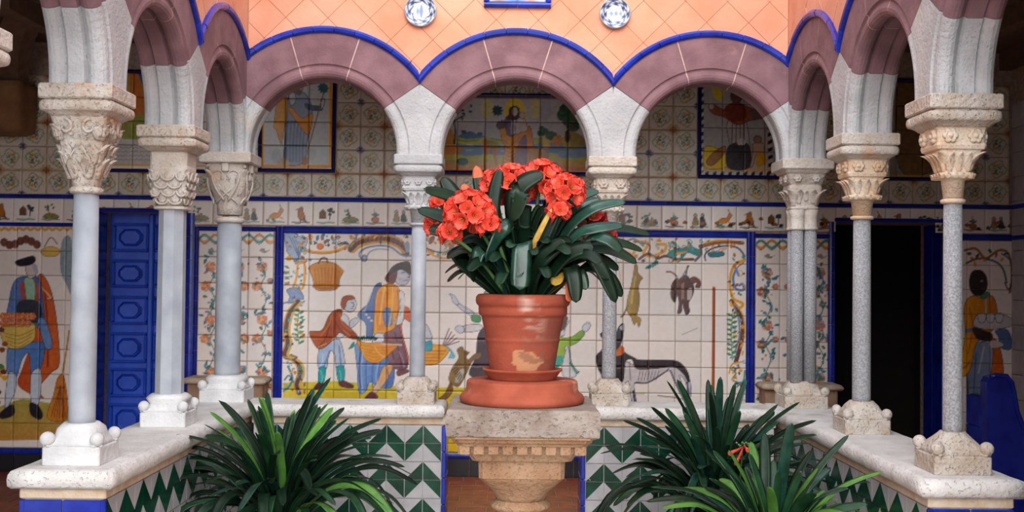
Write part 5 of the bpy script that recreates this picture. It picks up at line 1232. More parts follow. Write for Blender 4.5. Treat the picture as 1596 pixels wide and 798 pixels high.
def column(X, Y, cap, shaft, m_ab, m_cap, m_sh, m_base, label, bs=.12, knobs=True, ab=.155):
    t = thing('column', label, 'column', (X, Y, ZS), group='slender columns of the cloister')
    # base
    b = MB(); zb = ZS - .004
    b.bbox(X - bs, X + bs, Y - bs, Y + bs, zb, zb + .082, .006)
    tr = shaft.get('r', .05) * (1.0 if shaft['kind'] != 'twin' else 1.0)
    top = tr * 1.5 if shaft['kind'] != 'twin' else .085
    b.loft([(zb + .078, bs * .96, 9), (zb + .098, bs * .90, 7), (zb + .125, bs * .78, 4.5), (zb + .150, top * 1.02 + .012, 2.6), (zb + .164, top, 2.2), (zb + .172, top * .9, 2)], X, Y, 48, smooth=True)
    base = b.build('base', m_base, t)
    if knobs:
        for sx in (-1, 1):
            for sy in (-1, 1):
                k = MB(); r = .0295 + rng.normal() * .001
                c = (X + sx * (bs - .017), Y + sy * (bs - .017), zb + .112)
                k.ball(c, r, 14, 10)
                for ax in (0, 1):      # curling stem of the spur
                    pts = []
                    for q in range(9):
                        f = q / 8; dd = (bs - .018) * (1 - .85 * f)
                        z = zb + .088 - .008 * math.sin(f * 3.1) + .062 * max(0, f - .15) ** 1.1
                        off = bs * .985 - .045 * f
                        pts.append((X + sx * dd, Y + sy * off, z) if ax == 0 else (X + sx * off, Y + sy * dd, z))
                    k.tube(pts, [.0085 * (1 - .5 * q / 8) for q in range(9)], 6)
                k.build('scroll_knob', m_base, base)
    # abacus
    a_ = MB(); z = ZA
    style = cap
    if style in ('heart', 'twin'):
        a_.bbox(X - ab, X + ab, Y - ab, Y + ab, z - .068, z, .006); zt = z - .066
        if style == 'twin': a_.loft([(z - .068, ab * .92, 14), (z - .078, ab * .88, 14), (z - .09, ab * .82, 14)], X, Y, 56)
    else:
        a_.bbox(X - ab, X + ab, Y - ab, Y + ab, z - .064, z, .006)
        q = [(z - .062, ab * .93, 16), (z - .070, ab * .93, 16)]
        for k in range(8):
            an = math.pi * k / 7; q.append((z - .070 - .022 * (1 - math.cos(an)), ab * (.94 + .065 * math.sin(an)), 18))
        q += [(z - .116, ab * .90, 16), (z - .126, ab * .80, 16), (z - .136, ab * .74, 14)]
        a_.loft(q, X, Y, 56, smooth=True); zt = z - .134
    a_.build('abacus', m_ab, t)
    # capital
    c = MB(); zn = 1.937 if style != 'octagon' else 1.95
    zr = zn
    def nk(z0, r0):  # ring at the top of the shaft
        return [(z0, r0 * 1.0, 2), (z0 + .004, r0 * 1.28, 2), (z0 + .016, r0 * 1.32, 2), (z0 + .022, r0 * 1.05, 2)]
    if style in ('rosette', 'plain'):
        f = .105
        c.loft([(zt + .004, f * 1.08, 16), (zt - .012, f * 1.0, 16), (zt - .065, f * .96, 16), (zt - .068, f * 1.0, 16), (zt - .078, f * 1.02, 14), (zt - .092, f * .98, 14), (zt - .096, f * .90, 12)], X, Y, 56)
        r0 = shaft['r']
        c.loft([(zt - .094, f * .90, 12), (zt - .125, f * .80, 8), (zt - .165, r0 * 1.5, 4), (zt - .185, r0 * 1.5, 4), (zt - .190, r0 * 1.85, 4.5), (zt - .205, r0 * 1.95, 4), (zt - .214, r0 * 1.6, 3), (zt - .218, r0 * 1.22, 2.2), (zn + .024, r0 * 1.02, 2)], X, Y, 48, smooth=True,
               mod=lambda a, z_: .035 * math.sin(a * 16) if zt - .19 < z_ < zt - .1 else (.05 * math.sin(a * 20) if zt - .21 < z_ < zt - .186 else 0))
        c.loft(nk(zn, r0) , X, Y, 40, smooth=True)
        for ui, (u, n) in enumerate(AX):
            cnt = (-.5, .5) if style == 'rosette' else (-1, 0, 1)
            for k in cnt: floret(c, Vector((X, Y, zt - .038)) + n * (f * .965) + u * (k * f * (1.02 if style == 'rosette' else .68)), u, UPV, n, .033 if style == 'rosette' else .024)
            for k in (-1, 0, 1): tongue(c, Vector((X, Y, zt - .186)) + n * (r0 * 1.42) + u * (k * r0 * .95), n, u, .088, .018, .026, lean=.02)
            if style == 'plain': tongue(c, Vector((X, Y, zt - .186)) + n * (f * .72), n, u, .09, .04, .01, th=.006)
            for k in (-1.5, -.5, .5, 1.5): tongue(c, Vector((X, Y, zt - .214)) + n * (r0 * 1.75) + u * (k * r0 * .8), n, u, .026, .014, .008, th=.006)
        for sx in (-1, 1):
            for sy in (-1, 1):
                o2 = Vector((sx, sy, 0)).normalized(); tongue(c, Vector((X, Y, zt - .19)) + o2 * (r0 * 1.6), o2, Vector((-o2.y, o2.x, 0)), .098, .022, .045, lean=.03)
    elif style == 'foliage':
        f, r0 = .112, shaft['r']
        c.loft([(zt + .004, f * 1.05, 14), (zt - .01, f * 1.03, 12), (zt - .085, f * .90, 9), (zt - .092, f * .80, 8), (zt - .10, f * .80, 8), (zt - .16, f * .78, 6), (zt - .22, f * .66, 4), (zt - .26, r0 * 1.1, 2.5), (zn + .02, r0 * 1.03, 2)], X, Y, 48, smooth=True, mod=lambda a, z_: .02 * math.sin(a * 11 + z_ * 60))
        c.loft([(zn, r0, 2), (zn + .004, r0 * 1.25, 2), (zn + .02, r0 * 1.3, 2), (zn + .03, r0 * 1.05, 2)], X, Y, 40, smooth=True, mod=lambda a, z_: .02 * math.sin(a * 9))
        for u, n in AX:
            for k in (-1, 1):     # scrolling vine of the upper tier
                pts = []
                for q in range(15):
                    an = q / 14 * 5.2; rad = .036 * (1 - q / 19)
                    pts.append(Vector((X, Y, zt - .045)) + n * (f * 1.0 + .006) + u * (k * .052 + k * rad * math.cos(an + 1.5)) + UPV * (rad * math.sin(an + 1.5)))
                c.tube(pts, [.009 - .0003 * q for q in range(15)], 6)
                tongue(c, Vector((X, Y, zt - .08)) + n * (f * .95) + u * (k * .03), n, u * k, .05, .016, .014); tongue(c, Vector((X, Y, zt - .085)) + n * (f * .92) + u * (k * .085), n, u * k, .06, .016, .02)
            for k in (-1, 0, 1): tongue(c, Vector((X, Y, zt - .20)) + n * (f * .66) + u * (k * .052), n, u, .10, .026, .022, lean=.016)
            for k in (-.5, .5): tongue(c, Vector((X, Y, zt - .258)) + n * (r0 * 1.12) + u * (k * .058), n, u, .10, .026, .03, lean=.024)
            for k in (-1, 1): c.tube([Vector((X, Y, zt - .25)) + n * (r0 * 1.15) + u * (k * .015), Vector((X, Y, zt - .18)) + n * (f * .80) + u * (k * .045), Vector((X, Y, zt - .12)) + n * (f * .86) + u * (k * .01)], .007, 5)
        for sx in (-1, 1):
            for sy in (-1, 1):
                o2 = Vector((sx, sy, 0)).normalized(); sd = Vector((-o2.y, o2.x, 0))
                tongue(c, Vector((X, Y, zt - .25)) + o2 * (r0 * 1.1), o2, sd, .12, .032, .022, lean=.045); tongue(c, Vector((X, Y, zt - .098)) + o2 * (f * 1.08), o2, sd, .075, .034, .014, lean=.02)
    elif style == 'octagon':
        f, r0 = .105, shaft['r']
        c.loft([(zt + .004, f * .99, 10), (zt - .004, f * .97, 10), (zt - .075, f * .95, 10), (zt - .080, f * .98, 7)], X, Y, 48)
        c.loft([(zt - .078, f * .99, 7), (zt - .10, f * .99, 6), (zt - .16, f * .92, 5), (zt - .22, f * .80, 4), (zt - .26, r0 * 1.08, 3.2), (zn + .02, r0 * 1.02, 3)], X, Y, 48, smooth=True)
        c.loft([(zn - .004, r0 * 1.05, 4), (zn, r0 * 1.3, 4), (zn + .012, r0 * 1.32, 4), (zn + .018, r0 * 1.06, 4)], X, Y, 48)
        for u, n in AX:
            for row in range(4):
                zz = zt - .125 - row * .042; fr_ = f * (1.0 - .085 * row)
                for k in ((-.5, .5) if row % 2 else (-1, 0, 1)):
                    pts = [Vector((X, Y, zz)) + n * (fr_ + .002) + u * (k * .07 + .036 * math.cos(a) * (1 if abs(k) < 1 else .7)) + UPV * (.030 * math.sin(a)) for a in [math.pi + math.pi * q / 8 for q in range(9)]]
                    c.tube(pts, .0065, 5)
                    tongue(c, Vector((X, Y, zz - .026)) + n * (fr_ - .006) + u * (k * .07), n, u, .05, .022, .008, th=.008)
            for k in (-1, 1): tongue(c, Vector((X, Y, zt - .27)) + n * (r0 * 1.1) + u * (k * .03), n, u, .05, .02, .01)
        for sx in (-1, 1):
            for sy in (-1, 1):
                o2 = Vector((sx, sy, 0)).normalized(); sd = Vector((-o2.y, o2.x, 0))
                for q in range(3): tongue(c, Vector((X, Y, zt - .15 - q * .05)) + o2 * (f * (1.14 - .1 * q)), o2, sd, .06, .018, .02)
    elif style == 'heart':
        f, r0 = .128, shaft['r']
        c.loft([(zt + .003, f * 1.03, 8), (zt - .03, f * .98, 6.5), (zt - .09, f * .97, 4.5), (zt - .16, f * .90, 3.2), (zt - .22, f * .76, 2.4), (zt - .27, r0 * 1.04, 2), (zt - .33, r0 * 1.0, 2)], X, Y, 56, smooth=True)
        c.loft([(zn + .035 - .03, r0 * 1.0, 2), (zn + .012, r0 * 1.17, 2), (zn + .028, r0 * 1.2, 2), (zn + .042, r0 * 1.02, 2)], X, Y, 48, smooth=True)
        for u, n in AX:
            for k in (-1, 1):
                pts = []
                for q in range(20):     # heart: stem rises from the foot and curls in at the top
                    fq = q / 19
                    if fq < .5: h_ = fq / .5; x_ = k * (.012 + .075 * math.sin(h_ * 1.45)); z_ = -.24 + .15 * h_
                    else: an = (fq - .5) / .5 * 4.1; rad = .043 * (1 - (fq - .5) * .9); x_ = k * (.045 + rad * math.cos(an)); z_ = -.085 + rad * math.sin(an)
                    bulge = f * (.99 - .30 * max(0, (-z_ - .12) / .14) ** 1.4) - .10 * x_ ** 2 / .01 * .1
                    pts.append(Vector((X, Y, zt + z_)) + n * (bulge + .006) + u * x_)
                c.tube(pts, [.0085 - .0002 * q for q in range(20)], 6)
                tongue(c, Vector((X, Y, zt - .11)) + n * (f * .97) + u * (k * .018), n, u * k, .05, .014, .006)
                c.tube([Vector((X, Y, zt - .26)) + n * (r0 * 1.05) + u * (k * .075), Vector((X, Y, zt - .22)) + n * (f * .80) + u * (k * .03), Vector((X, Y, zt - .17)) + n * (f * .92) - u * (k * .03)], .0075, 5)
            tongue(c, Vector((X, Y, zt - .20)) + n * (f * .84), n, u, .09, .010, .008)
            c.bbox(*(sorted((X - .02, X + .02))), *(sorted((Y - .02, Y + .02))), zt - .05, zt, .004)
            o = Vector((X, Y, 0)) + n * (f * .99); c.bbox(o.x - .022, o.x + .022, o.y - .022, o.y + .022, zt - .058, zt, .005)
        for sx in (-1, 1):
            for sy in (-1, 1):
                o2 = Vector((sx, sy, 0)).normalized(); sd = Vector((-o2.y, o2.x, 0))
                tongue(c, Vector((X, Y, zt - .21)) + o2 * (f * .82), o2, sd, .19, .036, .028, lean=.05)
                pts = [Vector((X, Y, zt - .035)) + o2 * (f * 1.2 + .022 * math.cos(a)) + UPV * (.022 * math.sin(a)) for a in [q * .6 for q in range(10)]]; c.tube(pts, .010, 6)
    elif style == 'twin':
        f = .125
        c.loft([(zt - .018, f * 1.04, 14), (zt - .028, f * 1.0, 14), (zt - .09, f * .88, 14), (zt - .096, f * .80, 12), (zt - .10, f * .84, 10), (zt - .125, f * .86, 9), (zt - .17, f * .80, 7), (zt - .215, f * .70, 6), (zt - .235, f * .66, 6), (zt - .24, f * .72, 6), (zt - .25, f * .74, 6), (zt - .258, f * .62, 5)], X, Y, 56, smooth=True, mod=lambda a, z_: .02 * math.sin(a * 13 + z_ * 80) if z_ < zt - .1 else 0)
        for u, n in AX:
            for k in (-.5, .5): floret(c, Vector((X, Y, zt - .058)) + n * (f * .95) + u * (k * f * .95), u, UPV, n, .027)
            for k in (-1, 1): tongue(c, Vector((X, Y, zt - .22)) + n * (f * .66) + u * (k * .045), n, u * k, .10, .03, .03, lean=.02)
            tongue(c, Vector((X, Y, zt - .20)) + n * (f * .74), n, u, .07, .024, .026)
        for dx in (-.043, .043):
            for dy in (-.043, .043):
                rr = shaft['r']; c.loft([(zt - .256, rr * 1.3, 2), (zt - .30, rr * 1.08, 2), (zn + .02, rr * 1.02, 2), (zn + .016, rr * 1.22, 2), (zn + .002, rr * 1.22, 2), (zn, rr, 2)], X + dx, Y + dy, 24, smooth=True)
        for sx in (-1, 1):
            for sy in (-1, 1):
                o2 = Vector((sx, sy, 0)).normalized(); tongue(c, Vector((X, Y, zt - .235)) + o2 * (f * .8), o2, Vector((-o2.y, o2.x, 0)), .12, .026, .045, lean=.03)
    c.build('capital', m_cap, t)
    # shaft
    z0, z1 = zb + .165, zn + .004
    if shaft['kind'] == 'round':
        s_ = MB(); s_.lathe([(shaft['r'] * 1.04, z0), (shaft['r'] * 1.03, z0 + .03), (shaft['r'] * 1.02, (z0 + z1) / 2), (shaft['r'] * .96, z1)], X, Y, 40); s_.build('shaft', m_sh, t)
    elif shaft['kind'] == 'octagon':
        s_ = MB(); R = shaft['r'] / math.cos(math.pi / 8); s_.rings([[(X + R * k * math.cos(math.pi / 8 + q * math.pi / 4), Y + R * k * math.sin(math.pi / 8 + q * math.pi / 4), z) for q in range(8)] for z, k in ((z0, 1.03), (z1, .97))]); s_.build('shaft', m_sh, t)
    else:
        for dx in (-.043, .043):
            for dy in (-.043, .043):
                s_ = MB(); s_.lathe([(shaft['r'], z0), (shaft['r'] * .97, z1)], X + dx, Y + dy, 28); s_.build('shaft', m_sh, t)
    return t
rd = lambda r: dict(kind='round', r=r)
column(XL, YB - 2 * S, 'foliage', rd(.0535), M_LIME, M_LIME, M_SHAFT, M_BASEW, 'tall pale round column with a carved foliage capital, nearest the camera')
column(XL, YB - S, 'octagon', dict(kind='octagon', r=.068), M_LIME, M_CREAM, M_SHAFT, M_BASEW, 'octagonal white column with a leaf-scale capital before the blue door')
column(XL, YB, 'heart', rd(.080), M_CREAM, M_CREAM, M_SHAFT, M_BASEW, 'stout white corner column with a heart-carved capital', bs=.143, ab=.165)
column(XB[1], YB, 'plain', rd(.049), M_WHITE, M_WHITE, M_SHAFT, M_LIME, 'slim white column just left of the potted plant')
column(XB[2], YB, 'rosette', rd(.045), M_CREAM, M_CREAM, M_GREY, M_LIME, 'slim grey column just right of the potted plant')
column(XR, YB, 'twin', dict(kind='twin', r=.041), M_CREAM, M_CREAM, M_GREY, M_LIME, 'corner column of clustered twin grey shafts with rosettes', bs=.138, ab=.165)
column(XR, YB - S, 'rosette', rd(.047), M_CREAM, M_WARM, M_GREY, M_LIME, 'grey granite column with a rosette capital before the dark doorway')
column(XR, YB - 2 * S, 'rosette', rd(.0395), M_LIME, M_WARM, M_GREY, M_LIME, 'tall thin granite column with a warm rosette capital, nearest the camera')
column(XL, YB - 3 * S, 'foliage', rd(.0535), M_CREAM, M_LIME, M_SHAFT, M_BASEW, 'column of which only the abacus corner shows at the picture edge')
b = MB(); sill(b, XL - SH, XL + SH, YB - 3 * S - .28, YB - 3 * S + .2); b.box(XL - BH, XL + BH, YB - 3 * S - .25, YB - 3 * S + .15, 0, ZS - .07); tag(b.build('parapet_stub', M_SILL, None, (XL, 2, 0)), 'low stone parapet carrying the column at the picture edge', 'parapet')

# ------------------------------------------------------------------ stone benches against the wall, corbel, blue bench
def bench(x0, x1, label):
    t = thing('stone_bench', label, 'bench', ((x0 + x1) / 2, YW - .15, 0))
    b = MB(); sill(b, x0, x1, YW - .30, YW - .022, .80, .05); b.build('seat_slab', M_FILLET, t)
    b = MB(); b.bbox(x0 + .03, x1 - .03, YW - .25, YW - .022, .0, .752, .01); b.build('body', mat('bench brown stone', srgb(150, 116, 92), srgb(176, 148, 124), rough=.95, scale=8, bump=.004), t)
bench(-2.56, -1.905, 'low stone bench under the orange flower panel'); bench(2.02, 2.655, 'low stone bench under the teal leaf panel')
t = thing('corbel', 'brown stone corbel high in the gallery corner with a dark rib rising from it', 'corbel', (-4.02, YW, 2.5))
b = MB(); a = at(47, 125, 8.75); c = at(47, 205, 8.75)
b.loft([(c.z, .14, 8), (c.z + .03, .19, 9), (a.z - .05, .2, 10), (a.z, .2, 12)], a.x - .29, YW - .22, 40, smooth=True); b.build('block', mat('brown corbel stone', srgb(120, 82, 52), srgb(150, 108, 72), rough=.95, scale=5, bump=.006), t)
b = MB(); rs = []
for k in range(9):
    f = k / 8; x = a.x - .22 + .62 * f ** 1.5; z = a.z + .46 * math.sin(f * 1.5); y = YW - .22 - .9 * f
    rs.append([(x - .10, y + .1, z), (x + .10, y + .1, z - .02), (x + .10, y - .1, z - .02), (x - .10, y - .1, z)])
b.rings(rs, smooth=False); b.build('rib', M_CEIL, t)
t = thing('blue_bench', 'cobalt tiled bench with a curved arm in the shaded corner', 'bench', (3.75, 7.6, 0))
q = at(1531, 583, 7.6); x0 = q.x; zt_ = q.z
pf = [(0, 0), (0, zt_ - .05), (.02, zt_ - .015), (.06, zt_), (.13, zt_ - .005), (.165, zt_ - .05), (.18, zt_ - .12), (.20, zt_ - .24), (.24, zt_ - .34), (.31, zt_ - .40), (.40, zt_ - .42), (.72, zt_ - .42), (.72, zt_ - .55), (.30, zt_ - .56), (.26, zt_ - .60), (.25, 0)]
for yy in (7.52,):
    b = MB(); b.rings([[(x0 + u, yy + y, z) for u, z in pf] for y in (0, .012, .10, .112)]); b.build('arm', M_BLUE, t)
    b = MB(); b.tube([(x0 + u, yy, z) for u, z in pf[2:12]], .016, 8); b.build('arm_moulding', M_BLUE, t)
for j in range(4):
    for i in range(1):
        b = MB(); b.bbox(x0 - .006, x0 + .012, 7.635 + i * .215, 7.64 + i * .215 + .212, .02 + j * .205, .02 + j * .205 + .202, .004); b.build('back_tile', M_BLUE, t)
b = MB(); b.bbox(x0 + .01, x0 + .09, 7.63, 7.86, 0, .84, .01); b.build('back', M_NAVY, t)
b = MB(); b.bbox(x0 + .09, x0 + .7, 7.63, 7.9, .0, .42, .01); b.build('seat', M_NAVY, t)

# ------------------------------------------------------------------ pedestal
PX_, PY_ = .063, 4.67
t = thing('pedestal', 'porous stone pedestal with a dentilled square top', 'pedestal', (PX_, PY_, 0))
b = MB(); n = 0
sill(b, PX_ - .299, PX_ + .299, PY_ - .299, PY_ + .299, 1.083, .107, soft=.35); slab = b.build('slab', M_PED, t)
b = MB(); b.loft([(.978, .290, 30), (.968, .290, 30), (.966, .278, 30), (.952, .272, 30), (.945, .262, 30), (.936, .256, 30)], PX_, PY_, 64); b.loft([(.938, .232, 30), (.906, .222, 30), (.904, .218, 30), (.870, .198, 30), (.868, .178, 30), (.864, .174, 26), (.796, .172, 22), (.790, .166, 14)], PX_, PY_, 64)
mo = b.build('moulding', M_PEDLOW, t)
de = MB(); de.bbox(-.021, .021, -.014, .012, -.019, .019, .003); DE = de.mesh('dentil', M_PEDLOW)
for k in range(9):
    u = -.226 + k * .0565
    for (x, y, r) in ((PX_ + u, PY_ - .238, 0), (PX_ + u, PY_ + .238, math.pi), (PX_ - .238, PY_ + u, -math.pi / 2), (PX_ + .238, PY_ + u, math.pi / 2)): inst('dentil', DE, mo, (x, y, .921), (0, 0, r))
b = MB(); b.loft([(.800, .171, 22), (.788, .166, 12), (.765, .150, 6), (.735, .125, 3), (.705, .108, 2.2), (.684, .10, 2)], PX_, PY_, 48, smooth=True); b.build('bell', M_PEDLOW, t)
b = MB(); b.lathe([(.098, .69)] + [(.105 + .022 * math.sin(math.pi * k / 8), .684 - .044 * k / 8) for k in range(9)] + [(.10, .636), (.105, .3), (.11, .12)], PX_, PY_, 40); b.build('shaft', M_PEDLOW, t)
b = MB(); b.bbox(PX_ - .2, PX_ + .2, PY_ - .2, PY_ + .2, -.004, .125, .012); b.build('plinth', M_PED, t)
# ------------------------------------------------------------------ pot, saucer and the round base under it
t = thing('round_plinth', 'upturned terracotta dish on the pedestal under the pot', 'plinth', (PX_, PY_, 1.083))
b = MB(); b.lathe([(.10, 1.081), (.246, 1.081), (.257, 1.092), (.259, 1.104), (.252, 1.118), (.240, 1.126), (.233, 1.135), (.230, 1.165), (.229, 1.172), (.222, 1.178), (.05, 1.179)], PX_, PY_, 64); b.build('dish', M_TERRA, t)
t = thing('saucer', 'shallow terracotta saucer under the flower pot', 'saucer', (PX_, PY_, 1.179))
b = MB(); b.lathe([(.08, 1.1785), (.134, 1.1785), (.140, 1.186), (.158, 1.212), (.166, 1.217), (.166, 1.224), (.159, 1.225), (.150, 1.216), (.135, 1.190), (.08, 1.189)], PX_, PY_, 64); b.build('dish', M_TERRA, t)
M_POT = mat('weathered terracotta pot', (1, 1, 1), attr='paint', rough=.85, bump=.0015, bscale=110)
pot = thing('flower_pot', 'weathered terracotta flower pot with a rolled rim', 'flower pot', (PX_, PY_, 1.19))
_pp = [(.06, 1.190), (.128, 1.190), (.131, 1.20), (.151, 1.332), (.1535, 1.338), (.1555, 1.343), (.1535, 1.349), (.153, 1.352), (.1725, 1.440), (.180, 1.444), (.1835, 1.450), (.1845, 1.470), (.1835, 1.480), (.186, 1.482), (.193, 1.490), (.1965, 1.503), (.195, 1.518), (.188, 1.528), (.180, 1.531), (.174, 1.527), (.170, 1.50), (.06, 1.50)]
_pf = []
for (r0, z0), (r1, z1) in zip(_pp[:-1], _pp[1:]):
    k_ = max(1, int(math.hypot(r1 - r0, z1 - z0) / .007)); _pf += [(r0 + (r1 - r0) * q / k_, z0 + (z1 - z0) * q / k_) for q in range(k_)]
_pf.append(_pp[-1])
b = MB(); b.lathe(_pf, PX_, PY_, 120); pot_o = b.build('pot_body', M_POT, pot)
_v = np.array([v.co[:] for v in pot_o.data.vertices]) + np.array(ORIG[pot.name])
_u, _zz, _front = (_v[:, 0] - PX_) / np.maximum(np.hypot(_v[:, 0] - PX_, _v[:, 1] - PY_), 1e-4), _v[:, 2], (_v[:, 1] < PY_ + .05)
_g = _noise(160, 160, 9, 41) * .6 + _noise(160, 160, 3.2, 42) * .4
_n1 = _g[np.clip(((_zz - 1.18) / .37 * 159), 0, 159).astype(int), np.clip(((np.arctan2(_v[:, 1] - PY_, _v[:, 0] - PX_) / 6.2832 + .5) * 159 * 1), 0, 159).astype(int)]
_c = np.array(srgb(144, 66, 45)) * (.82 + .4 * _n1)[:, None]
def _stain(mask, col):
    global _c
    m = np.clip(mask, 0, 1)[:, None]; _c = _c * (1 - m) + np.array(srgb(*col)) * m
_sm = lambda x, a, b_: np.clip((x - a) / (b_ - a), 0, 1)
_stain(_front * _sm(_u, -.25, .25) * _sm(1.46 - _zz, 0, .04) * _sm(_n1, .30, .55) * .75, (112, 62, 48))          # brown weathered side
_stain(_front * _sm(_u, -.05, .12) * (1 - _sm(_u, .40, .62)) * _sm(_zz, 1.33, 1.38) * (1 - _sm(_zz, 1.485, 1.5)) * _sm(_n1, .42, .60) * .6, (176, 138, 122))   # lime bloom
_stain(_front * (np.hypot((_u - .10) / .55, (_zz - 1.262) / .055) < .8 + .5 * (_n1 - .5)) * .85, (176, 128, 92))   # flaked patch at the foot
_stain(_front * (np.hypot((_u - .28) / .42, (_zz - 1.284) / .03) < .9 + .8 * (_n1 - .5)) * _sm(_n1, .35, .5) * .7, (122, 78, 62))
_stain(_front * np.clip(1 - np.abs(_u - .05) / .2, 0, 1) * (_zz > 1.455) * _sm(_n1, .42, .70) * .8, (190, 164, 150))                # splashes on the rim
_ca = pot_o.data.color_attributes.new('paint', 'FLOAT_COLOR', 'POINT'); _ca.data.foreach_set('color', np.hstack([_c, np.ones((len(_c), 1))]).astype(np.float32).ravel())
b = MB(); b.lathe([(.172, 1.495), (.168, 1.508), (.10, 1.514), (.02, 1.516)], PX_, PY_, 40); b.build('soil', M_SOIL, pot)
# ------------------------------------------------------------------ strap leaves and flowers
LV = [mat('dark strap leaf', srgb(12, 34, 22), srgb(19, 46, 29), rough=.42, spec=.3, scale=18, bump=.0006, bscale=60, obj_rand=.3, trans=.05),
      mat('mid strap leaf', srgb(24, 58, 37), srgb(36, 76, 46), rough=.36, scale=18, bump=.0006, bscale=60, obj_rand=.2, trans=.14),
      mat('fresh strap leaf', srgb(78, 132, 56), srgb(104, 156, 68), rough=.4, scale=18, bump=.0006, bscale=60, obj_rand=.15, trans=.2),
      mat('waxy blue-green sheen leaf', srgb(24, 56, 46), srgb(40, 78, 64), rough=.24, scale=14, bump=.0006, bscale=60, obj_rand=.12, trans=.08),  # waxy blue-green; the teal sheen on some blades is put into this colour
      mat('yellowing leaf', srgb(176, 152, 60), srgb(150, 110, 40), rough=.5, scale=30, bump=.0006, obj_rand=.1),
      mat('scorched leaf tip', srgb(196, 92, 46), srgb(150, 80, 50), rough=.6, scale=40, bump=.0006, obj_rand=.1)]
M_PETAL = mat('vermilion petal', srgb(230, 60, 42), srgb(244, 100, 80), rough=.5, scale=40, obj_rand=.14, trans=.22)
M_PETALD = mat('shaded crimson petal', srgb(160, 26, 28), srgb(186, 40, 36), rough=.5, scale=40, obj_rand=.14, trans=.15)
M_STALK = mat('flower stalk', srgb(70, 110, 60), srgb(90, 126, 66), rough=.5, obj_rand=.1)
def leaf_obj(parent, pts, w, m, tipm=None, roll=0.0, name='leaf', fold=.30, round_=.8, nrm=(0, -.3, .95)):
    """strap leaf along a smooth curve through pts; V-folded, blunt or pointed tip, a real thickness"""
    P = smooth_pts3(pts, 22); n = len(P); rs = []
    T_ = [(P[min(i + 1, n - 1)] - P[max(i - 1, 0)]).normalized() for i in range(n)]
    nv = Vector(nrm); side = T_[n // 2].cross(nv)
    if side.length < .15: side = T_[n // 2].cross(Vector((0, 1, 0)))
    side.normalize()
    if roll: side = Matrix.Rotation(roll, 3, T_[n // 2]) @ side
    for i in range(n):
        f = i / (n - 1); s_ = side - T_[i] * side.dot(T_[i]); s_.normalize(); nn = s_.cross(T_[i]).normalized()
        if nn.z < 0 and abs(T_[i].z) < .9 and i == -1: nn = -nn
        ww = w * (.62 + .38 * min(1, f * 2.2)) * (1 if f < round_ else math.sqrt(max(0, 1 - ((f - round_) / (1 - round_)) ** 2)) * .98 + .02)
        th = .0011
        sag = fold * ww * (1 - .5 * f)
        rs.append([P[i] - s_ * ww - nn * (-sag), P[i] - s_ * ww * .5 + nn * (sag * .42), P[i], P[i] + s_ * ww * .5 + nn * (sag * .42), P[i] + s_ * ww + nn * sag,
                   P[i] + s_ * ww * .9 + nn * (sag - th), P[i] - nn * th * 1.4, P[i] - s_ * ww * .9 + nn * (sag - th)])
    b = MB(); b.rings(rs, smooth=True)
    ms = [m]
    if tipm is not None:
        ms.append(tipm); k = len(rs[0])
        for fi in range(len(b.f)):
            if min(b.f[fi]) >= k * int(n * .84): b.m[fi] = 1
    return b.build(name, ms, parent)
def smooth_pts3(pts, n):
    pts = [Vector(p) for p in pts]; out = []; m = len(pts) - 1
    for i in range(n):
        t = i / (n - 1) * m; k = min(int(t), m - 1); f = t - k
        a, b, c, d = pts[max(k - 1, 0)], pts[k], pts[k + 1], pts[min(k + 2, m)]
        out.append(.5 * ((2 * b) + (c - a) * f + (2 * a - 5 * b + 4 * c - d) * f * f + (3 * b - a - 3 * c + d) * f ** 3))
    return out
def flower_mesh(m):
    """open trumpet of six pointed petals and yellow stamens, along +z"""
    b = MB()
    for k in range(6):
        a = k * math.pi / 3; lift = 1 if k % 2 else .94; rs = []
        for q in range(7):
            f = q / 6; r = .004 + .030 * f ** 1.25; z = .046 * f ** .8 * lift - .012 * max(0, f - .65) ; w = (.005 + .0165 * math.sin(min(1, f * 1.06) * math.pi * .86))
            ca, sa = math.cos(a), math.sin(a)
            rs.append([(r * ca - sa * s_, r * sa + ca * s_, z + abs(s_) * .25) for s_ in (-w, -w * .4, w * .4, w)] + [(r * ca * .97 + sa * s_ * -1, r * sa * .97 + ca * s_, z - .001 + abs(s_) * .25) for s_ in (w * .9, -w * .9)])
        b.rings(rs, smooth=True)
    b.lathe([(.003, -.03), (.0045, -.012), (.006, 0), (.004, .006)], n=8)
    for k in range(5):
        a = k * 1.256; b.tube([(0.002 * math.cos(a), .002 * math.sin(a), .002), (.008 * math.cos(a), .008 * math.sin(a), .034)], .0012, 4, mi=1)
    return b.mesh('flower', [m, LV[4]])
FLM, FLD = flower_mesh(M_PETAL), flower_mesh(M_PETALD)
def umbel(parent, c, R, n, base, me=FLM, squash=(1, .8, .85), seed=1, sc=1.0):
    """ball of trumpet flowers on one stalk"""
    r = np.random.default_rng(seed)
    b = MB(); b.tube(smooth_pts3([base, (Vector(base) + Vector(c)) / 2 + Vector((0, 0, .03)), c], 8), .008, 7)
    h = b.build('flower_head', M_STALK, parent); og = ORIG[h.name]
    for k in range(n):
        ph = math.acos(1 - 1.55 * (k + .5) / n); th = k * 2.39996
        d = Vector((math.sin(ph) * math.cos(th) * squash[0], math.sin(ph) * math.sin(th) * squash[1], math.cos(ph) * squash[2]))
        p = Vector(c) + d * (R - .03) 
        q = d.normalized().to_track_quat('Z', 'Y').to_euler()
        o = bpy.data.objects.new('flower', me); C.objects.link(o); o.parent = h
        o.location = p - og; q.rotate_axis('Z', r.random() * 6); o.rotation_euler = q; s_ = sc * (.92 + r.random() * .25); o.scale = (s_, s_, s_)
        ORIG[o.name] = p
    return h
